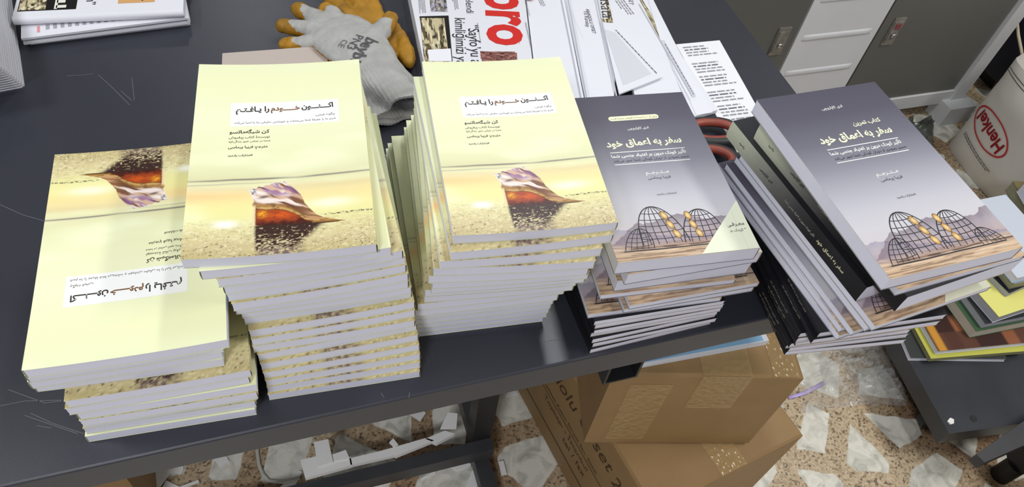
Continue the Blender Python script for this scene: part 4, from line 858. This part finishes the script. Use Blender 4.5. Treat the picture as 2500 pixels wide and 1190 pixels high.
# ------------------------------------------------------------------ paper offcuts
offs = []
def offcut(px, z0, h): offs.append((px, z0, h))
BT = -0.645
for px in ([(733, 1124), (800, 1108), (856, 1116), (860, 1136), (745, 1168)], [(853, 1120), (936, 1100), (962, 1112), (856, 1136)], [(936, 1100), (1040, 1070), (1060, 1076), (966, 1114)], [(1038, 1072), (1086, 1052), (1110, 1060), (1066, 1083)]): offcut(px, BT, 0.012)
for px in ([(766, 1080), (801, 1073), (813, 1128), (776, 1140)], [(813, 1110), (844, 1099), (853, 1119), (816, 1126)], [(1075, 1047), (1093, 1008), (1117, 1010), (1114, 1047)], [(950, 1081), (960, 1071), (972, 1086), (960, 1091)]): offcut(px, BT+0.0125, 0.004)
for px in ([(292, 1174), (310, 1153), (355, 1178), (330, 1200)], [(371, 1138), (444, 1124), (448, 1145), (443, 1157), (367, 1158)], [(395, 1192), (405, 1174), (441, 1190), (430, 1200)], [(515, 1111), (544, 1100), (559, 1126), (537, 1143)],
           [(961, 1000), (1001, 994), (993, 1016)], [(1093, 1138), (1148, 1122), (1150, 1138), (1114, 1148)], [(1138, 1190), (1153, 1148), (1177, 1156), (1169, 1190)],
           [(1234, 969), (1247, 936), (1263, 963)], [(1026, 1169), (1062, 1150), (1065, 1156), (1028, 1174)], [(882, 1190), (916, 1180), (935, 1180), (921, 1190)], [(700, 1176), (730, 1150), (738, 1152), (716, 1190), (676, 1196)]): offcut(px, FLOOR, 0.004)
for px in ([(346, 1192), (397, 1136), (421, 1146), (384, 1196)], [(994, 1008), (1010, 988), (1040, 1008), (1026, 1029)], [(1217, 1128), (1229, 1125), (1238, 1159), (1224, 1161)], [(436, 1190), (484, 1172), (486, 1178), (446, 1192)]): offcut(px, FLOOR+0.0042, 0.004)
def place_word(x): return ['far left', 'left', 'middle', 'right'][min(3, int((x-280)/250))]
order = sorted(range(len(offs)), key=lambda k: np.mean([p[0] for p in offs[k][0]]))
for rank, k in enumerate(order):
    px, z0, h = offs[k]; P = [at(x, y, z0+h) for x, y in px]; c = sum(P)/len(P); m = MB(); m.prism([p-c for p in P], 0, h, 0, (236, 235, 231))
    o = m.build('paper_offcut', M_paperprint); o.location = (c[0], c[1], z0)
    n_ = len(order)
    w_ = (ORD[rank].replace('bottom', 'first')+' from the left') if rank < n_/2 else (('last' if rank == n_-1 else ORD[n_-1-rank]+' from the right'))
    tag(o, 'white paper offcut %s under the table, %s' % ('on the stretcher' if z0 > -0.7 else 'on the floor', w_), 'paper scrap', 'paper offcuts under the table')
P = [at(x, y, FLOOR+0.003) for x, y in [(337, 1166), (345, 1155), (362, 1158), (360, 1168), (348, 1170)]]; c = sum(P)/len(P); m = MB(); m.prism([p-c for p in P], 0, 0.003, 0, (70, 86, 150)); o = m.build('sweet_wrapper', M_print); o.location = (c[0], c[1], FLOOR); tag(o, 'small blue wrapper among the paper offcuts on the floor', 'wrapper')
M_cable = mat('white_cable', (196, 194, 184), rough=0.5)
m = MB(); pts = [at(x, y, FLOOR+0.004) for x, y in [(640, 1020), (629, 1075), (628, 1105), (632, 1135), (642, 1160), (656, 1175), (690, 1178), (732, 1168)]]; c = pts[0].copy(); m.tube([p-c for p in pts], 0.0035, 8); o = m.build('cable', M_cable, None, True); o.location = c; tag(o, 'white cable curving on the floor under the tallest stack', 'cable')

# ------------------------------------------------------------------ floor clutter at the right
def film_mat():
    m = bpy.data.materials.new('clear_plastic_film'); m.use_nodes = True; nt = m.node_tree; b = nt.nodes['Principled BSDF']
    b.inputs['Base Color'].default_value = rgba((236, 238, 236)); b.inputs['Roughness'].default_value = 0.13; b.inputs['Alpha'].default_value = 0.22; b.inputs['Specular IOR Level'].default_value = 0.9
    return m
def crumple(name, px, zb, hgt, label, cat, mt, seed, n=64, fold=22):
    P = [at(x, y, zb) for x, y in px]; c = sum(P)/4; S, T = np.meshgrid(np.linspace(0, 1, n), np.linspace(0, 1, n))
    Q = (1-S)[..., None]*(1-T)[..., None]*P[0]+S[..., None]*(1-T)[..., None]*P[1]+S[..., None]*T[..., None]*P[2]+(1-S)[..., None]*T[..., None]*P[3]
    Q = Q + 0.03*(np.stack([fbm(S*5+seed, T*5, 3), fbm(S*5, T*5+seed, 3), 0*S], -1)-0.5)*np.array([1, 1, 0])
    r = np.abs(fbm(S*fold*0.3+seed, T*fold*0.3, 4)-0.5)*2; e = np.minimum(np.minimum(S, 1-S), np.minimum(T, 1-T)); Z = 0.001+hgt*(1-r)**3*sstep(0.0, 0.22, e+0.06*vn(S*9, T*9))
    m = MB(); m.grid(Q[..., 0]-c[0], Q[..., 1]-c[1], Z, flip=True); o = m.build(name, mt, None, True); o.location = (c[0], c[1], zb); tag(o, label, cat); return o
crumple('plastic_bag', [(1960, 1010), (2215, 985), (2165, 830), (1930, 855)], FLOOR, 0.05, 'crumpled clear plastic bag on the terrazzo beside the boxes', 'plastic bag', film_mat(), 2.2)
m = MB(); pts = [at(x, y, FLOOR+0.003) for x, y in [(1925, 972), (1945, 966), (1965, 960), (1985, 950), (2012, 935)]]; c = pts[2].copy(); m.tube([p-c for p in pts], 0.0042, 8, flat=0.3); o = m.build('strap', mat('lilac_strap', (190, 170, 226), rough=0.4), None, True); o.location = c; tag(o, 'lilac plastic strap on the floor right of the taped box', 'strap')
M_bag = mat('dark_olive_film', (74, 78, 72), rough=0.28, noise=0.35, scale=18)
crumple('refuse_bag', [(2120, 415), (2278, 372), (2272, 296), (2150, 300)], FLOOR, 0.055, 'crumpled glossy dark olive bag on the floor below the lockers', 'bag', M_bag, 5.1, 56, 7)

# low black stand with a pile of books
ST = -0.62
a = at(2318, 1060, ST); b_ = at(2200, 848, ST); d = b_-a; d /= np.hypot(d[0], d[1]); yaw = math.atan2(d[1], d[0])-math.pi/2
stand = empty('low_stand', (a[0], a[1], FLOOR), yaw); tag(stand, 'low black steel stand carrying the pile of mixed books at right', 'stand')
m = MB(); zt = ST-FLOOR; m.box((0, 0, zt-0.045), (0.62, 0.52, zt)); m.build('platform', mat('dark_grey_platform', (52, 55, 60), rough=0.33, noise=0.22, scale=9), stand)
for x in (0.07, 0.55):
    for y in (0.07, 0.45):
        m = MB(); m.tube([(x, y-0.011, 0.036), (x, y+0.011, 0.036)], [0.036, 0.036], 24); cs = m.build('caster', M_black, stand, False); m = MB(); m.box((x-0.016, y-0.017, 0.04), (x+0.016, y+0.017, zt-0.046)); m.build('caster_fork', M_frame, cs)
for px, nm, col, r in (((2377, 1023), 'bolt_hole', (16, 16, 18), 0.007),):
    p = at(*px, ST); m = MB(); m.tube([(0, 0, 0), (0, 0, 0.0008)], [r, r], 16, 0, col); o = m.build(nm, M_matt, stand); o.location = stand.matrix_world.inverted() @ Vector(p) if False else Vector((math.cos(yaw)*(p[0]-a[0])+math.sin(yaw)*(p[1]-a[1]), -math.sin(yaw)*(p[0]-a[0])+math.cos(yaw)*(p[1]-a[1]), zt))
P = [at(x, y, ST) for x, y in [(2311, 1030), (2318, 1022), (2327, 1026), (2327, 1036), (2319, 1038)]]; c = sum(P)/5; m = MB(); m.prism([p-c for p in P], 0, 0.003, 0, (236, 236, 230)); o = m.build('paper_scrap', M_paperprint); o.location = (c[0], c[1], ST); tag(o, 'tiny white paper scrap on the corner of the low black stand', 'paper scrap')

def pile_book(pc, pl, z0, T, w, l, cover, edge, label, pages=None, art=None):
    """pc: near left corner of the book's underside, pl: a point up its left edge"""
    a = at(*pc, z0); b = at(*pl, z0); d = b-a; yw = math.atan2(d[1], d[0])-math.pi/2; root = empty('paperback', (a[0], a[1], z0), yw); tag(root, label, 'book', 'mixed books on the low stand')
    m = MB(); th = 0.0007; m.box((0, 0, 0), (w, l, th), 0, edge); m.box((0, 0, T-th), (w, l, T), 0, cover); 
    if art: art(m, w, l, T)
    m.build('cover', M_print, root); m = MB(); m.box((0.0012, 0.0012, th), (w-0.0012, l-0.0012, T-th)); m.build('page_block', pages or M_pages, root); return root
M_cream = mat('cream_pages', (206, 200, 182), rough=0.85, noise=0.03, scale=90)
M_greyp = mat('grey_pages', (170, 172, 178), rough=0.85, noise=0.03, scale=90)
M_olive = mat('olive_pages', (150, 148, 120), rough=0.8, noise=0.05, scale=60)
def amber(m, w, l, T):
    X, Y = np.meshgrid(np.linspace(0, w, 40), np.linspace(0, l, 60)); c = np.broadcast_to(lin((92, 58, 46)), X.shape+(3,)).copy(); b = np.floor(X/0.033)+np.floor(Y/0.04)*3
    c = mix(c, (58, 34, 30), sstep(0.5, 0.55, vn(b*1.7, b*0.3))); c = mix(c, (150, 92, 60), 0.8*sstep(0.68, 0.7, vn(b*2.3+7, b*0.9))); c = mix(c, (206, 146, 54), sstep(0.024, 0.022, X)*sstep(0.0, 0.005, X)); c = mix(c, (30, 24, 26), sstep(0.06, 0.09, Y)*sstep(0.028, 0.03, X)); m.grid(X, Y, T+0.0002+0*X, 0, c)
def yellow(m, w, l, T): m.box((0, 0, T), (w, l, T+0.0004), 0, (226, 224, 128))
zz = ST+0.0003
PB = [((2217, 881), (2199, 838), 0.011, 0.215, 0.20, (58, 62, 60), (214, 214, 218), 'dark green-black paperback, bottom of the pile on the low stand', None, None),
      ((2266, 883), (2228, 812), 0.011, 0.225, 0.21, (190, 190, 84), (120, 124, 70), 'olive-edged yellow-green paperback, second in the low stand pile', M_olive, None),
      ((2283, 866), (2240, 790), 0.013, 0.235, 0.21, (90, 58, 46), (214, 212, 222), 'brown and amber patterned paperback in the low stand pile', None, amber),
      ((2366, 826), (2325, 768), 0.026, 0.185, 0.20, (60, 92, 60), (70, 100, 70), 'cream-paged thick book with green cover in the low stand pile', M_cream, None),
      ((2394, 803), (2350, 742), 0.018, 0.175, 0.19, (40, 44, 46), (80, 90, 92), 'grey-paged book with dark cover above the green one', M_greyp, None),
      ((2423, 789), (2374, 732), 0.022, 0.160, 0.19, (226, 224, 128), (200, 200, 208), 'bright yellow covered paperback on the low stand pile', M_greyp, yellow),
      ((2454, 726), (2422, 694), 0.014, 0.150, 0.21, (30, 34, 44), (150, 150, 150), 'dark navy covered book directly on the yellow paperback', M_greyp, None),
      ((2462, 708), (2444, 686), 0.020, 0.150, 0.20, (150, 148, 138), (60, 60, 64), 'grey-olive book near the top of the low stand pile', M_olive, None),
      ((2470, 692), (2455, 674), 0.018, 0.140, 0.20, (206, 214, 226), (150, 190, 230), 'white book with pale blue stripe atop the low stand pile', None, None)]
for i, (pc, pl, T, w, l, cv_, ed, lb_, pg, art) in enumerate(PB):
    pile_book(pc, pl, zz, T, w, l, cv_, ed, lb_, pg, art); zz += T+0.0008
zz = ST+0.0003
QB = [((2560, 800), (2460, 640), 0.04, 0.16, 0.22, (36, 70, 70), (36, 70, 70), 'dark teal book at the right picture edge, lowest behind the pile', M_greyp),
      ((2530, 690), (2430, 518), 0.045, 0.11, 0.22, (176, 190, 194), (190, 204, 206), 'thick pale blue-grey book lying behind the corner stack', M_greyp),
      ((2560, 690), (2470, 540), 0.022, 0.12, 0.22, (96, 82, 66), (96, 82, 66), 'brown covered book behind the pale blue-grey book', M_greyp),
      ((2560, 650), (2468, 490), 0.030, 0.10, 0.22, (120, 108, 76), (130, 116, 84), 'olive-brown rounded hardback at the right picture edge', M_olive),
      ((2590, 660), (2490, 484), 0.035, 0.12, 0.22, (66, 66, 70), (200, 200, 208), 'white-paged book topmost at the right picture edge', None)]
for pc, pl, T, w, l, cv_, ed, lb_, pg in QB:
    pile_book(pc, pl, zz, T, w, l, cv_, ed, lb_, pg); zz += T+0.001

# swivel chair foot, lower right
ch = empty('chair_base', tuple(at(2505, 1122, -0.665))); ch.location.z = FLOOR; tag(ch, 'black star foot of a swivel chair at the lower right edge', 'chair')
p = [at(x, y, -0.585) for x, y in [(2384, 1110), (2404, 1130), (2560, 1062), (2540, 1000)]]
m = MB(); m.prism(p, -0.612, -0.585); under(ch, m, 'star_arm', M_frame)
c = at(2505, 1122, -0.665); m = MB(); m.tube([(c[0]-0.012, c[1], -0.665), (c[0]+0.014, c[1]+0.004, -0.665)], [0.03, 0.03], 24); m.tube([(c[0], c[1], FLOOR), (c[0], c[1], -0.69)], [0.02, 0.02], 16); under(ch, m, 'caster', M_black)

# white powder sack, standing upside down
sx, sy0, sy1, sh_ = 1.655, 0.40, 0.785, 0.315
sack = empty('paper_sack', (sx+0.17, 0.6, FLOOR)); tag(sack, 'white paper sack with a red oval logo standing by the lockers', 'sack')
def sack_x(y, z): 
    a = (y-sy0)/(sy1-sy0); b = (z-FLOOR)/sh_; return sx + 0.03 - 0.05*np.clip(4*a*(1-a), 0, 1)**0.5*np.clip(4*b*(1-b)+0.25, 0, 1)**0.5 + 0.006*(fbm(y*14, z*14, 3)-0.5)
m = MB(); n = 40
Y, Z = np.meshgrid(np.linspace(sy0, sy1, n), np.linspace(FLOOR+0.001, FLOOR+sh_, n)); m.grid(sack_x(Y, Z), Y, Z, flip=True)
X2 = sx+0.34-(sack_x(Y, Z)-sx); m.grid(X2, Y, Z)
for yy, fl in ((0, False), (n-1, True)):
    A, B = sack_x(Y, Z)[:, yy], X2[:, yy]; S = np.linspace(0, 1, 12)[None, :]; m.grid(A[:, None]*(1-S)+B[:, None]*S, Y[:, yy][:, None]+0.03*np.sin(S*math.pi)*(-1 if yy == 0 else 1), Z[:, yy][:, None]+0*S, flip=fl)
A, B = sack_x(Y, Z)[-1], X2[-1]; S = np.linspace(0, 1, 30)[:, None]; YY = Y[-1][None, :]+0*S; HH = 0.035*np.sin(S*math.pi)**0.6*(0.6+0.8*fbm(YY*16+3, S*5, 3)); m.grid(A[None, :]*(1-S)+B[None, :]*S, YY, FLOOR+sh_+HH)
under(sack, m, 'bag_body', mat('white_kraft', (206, 202, 194), rough=0.75, noise=0.05, scale=10, bump=0.2, bscale=24), True)
m = MB()
def on_sack(v, f, col): 
    v = np.asarray(v, float); m.add(np.c_[sack_x(v[:, 0], v[:, 1])-0.0022, v], f, 0, col)
def sk(px, py): q = on(px, py, 0, sx-0.012); return np.array([q[1], q[2]])
H, E_ = sk(2459, 357), sk(2397, 268); d = E_-H; wl = np.hypot(*d); e = d/wl; g = np.array([e[1], -e[0]]) if (sk(2430, 285)-sk(2425, 305))@np.array([e[1], -e[0]]) < 0 else -np.array([e[1], -e[0]])
v, f = text2d('Henkel', 0, wl, 0, 1.15, 0.025, 4); up = g if (np.array([g[1], 0]).sum() < 0) else -g
P = H+v[:, :1]*e+v[:, 1:2]*up; on_sack(P, f+[q[::-1] for q in f], (186, 44, 48)); o = m.build('red_lettering', M_matt, sack); off(o, sack.location); m = MB()
cy = (H+E_)/2+up*v[:, 1].max()*0.45; N = 48; oval = []; rr = (wl*0.66, wl*0.36)
for sc_ in (1.0, 0.93): oval += [cy+e*rr[0]*sc_*math.cos(2*math.pi*k/N)+up*rr[1]*sc_*(1 if sc_ == 1 else 0.97)*math.sin(2*math.pi*k/N) for k in range(N)]
fr = [(k, (k+1) % N, N+(k+1) % N, N+k) for k in range(N)]; on_sack(oval, fr+[q[::-1] for q in fr], (186, 44, 48)); o = m.build('red_oval', M_matt, sack); off(o, sack.location); m = MB()
for dz_, xx in ((0.0, 1), (0.008, 1)):
    q = np.array([(y, FLOOR+sh_-0.02-dz_) for y in np.linspace(sy0+0.01, sy1-0.01, 20)]); v, f = line_poly([tuple(r) for r in q], 0.0018); on_sack(v, f+[r[::-1] for r in f], (70, 68, 66))
o = m.build('printed_stripe', M_matt, sack); off(o, sack.location); m = MB()
a, b = sk(2345, 328), sk(2412, 418)
for k in range(2):
    dd = (b-a)/np.hypot(*(b-a)); up2 = np.array([dd[1], -dd[0]]); x = 0
    while x < np.hypot(*(b-a)):
        w_ = 0.004+0.008*rng.random(); o_ = a+dd*x+up2*k*0.007; v = [o_, o_+dd*w_, o_+dd*w_+up2*0.003, o_+up2*0.003]; on_sack(v, [(0, 1, 2, 3), (3, 2, 1, 0)], (96, 94, 92)); x += w_+0.002
o = m.build('small_print', M_matt, sack); off(o, sack.location)
m = MB(); c = Vector((1.88, 0.62, FLOOR+sh_+0.125)); S, T = np.meshgrid(np.linspace(0, 2*math.pi, 41), np.linspace(0.02, math.pi-0.02, 28)); r = 0.10*(1+0.35*(fbm(S*1.6+4, T*2.2, 3)-0.5)+0.12*np.abs(np.sin(S*5+T*2))); m.grid(r*np.sin(T)*np.cos(S), r*1.2*np.sin(T)*np.sin(S), r*0.8*np.cos(T), flip=True)
o = m.build('plastic_bundle', mat('white_film', (216, 216, 212), rough=0.35, noise=0.06, scale=20), None, True); o.location = c; tag(o, 'crumpled white plastic bundle lying on top of the paper sack', 'bundle')
m = MB(); pts = [on(x, y, 0, 1.80) for x, y in [(2478, -60), (2481, 30), (2486, 85), (2493, 120), (2498, 150)]]; c = pts[-1].copy(); m.tube([p-c for p in pts], 0.004, 8); o = m.build('cord', mat('tan_cord', (190, 178, 150), rough=0.7), None, True); o.location = c; tag(o, 'thin tan cord hanging above the white sack', 'cord')
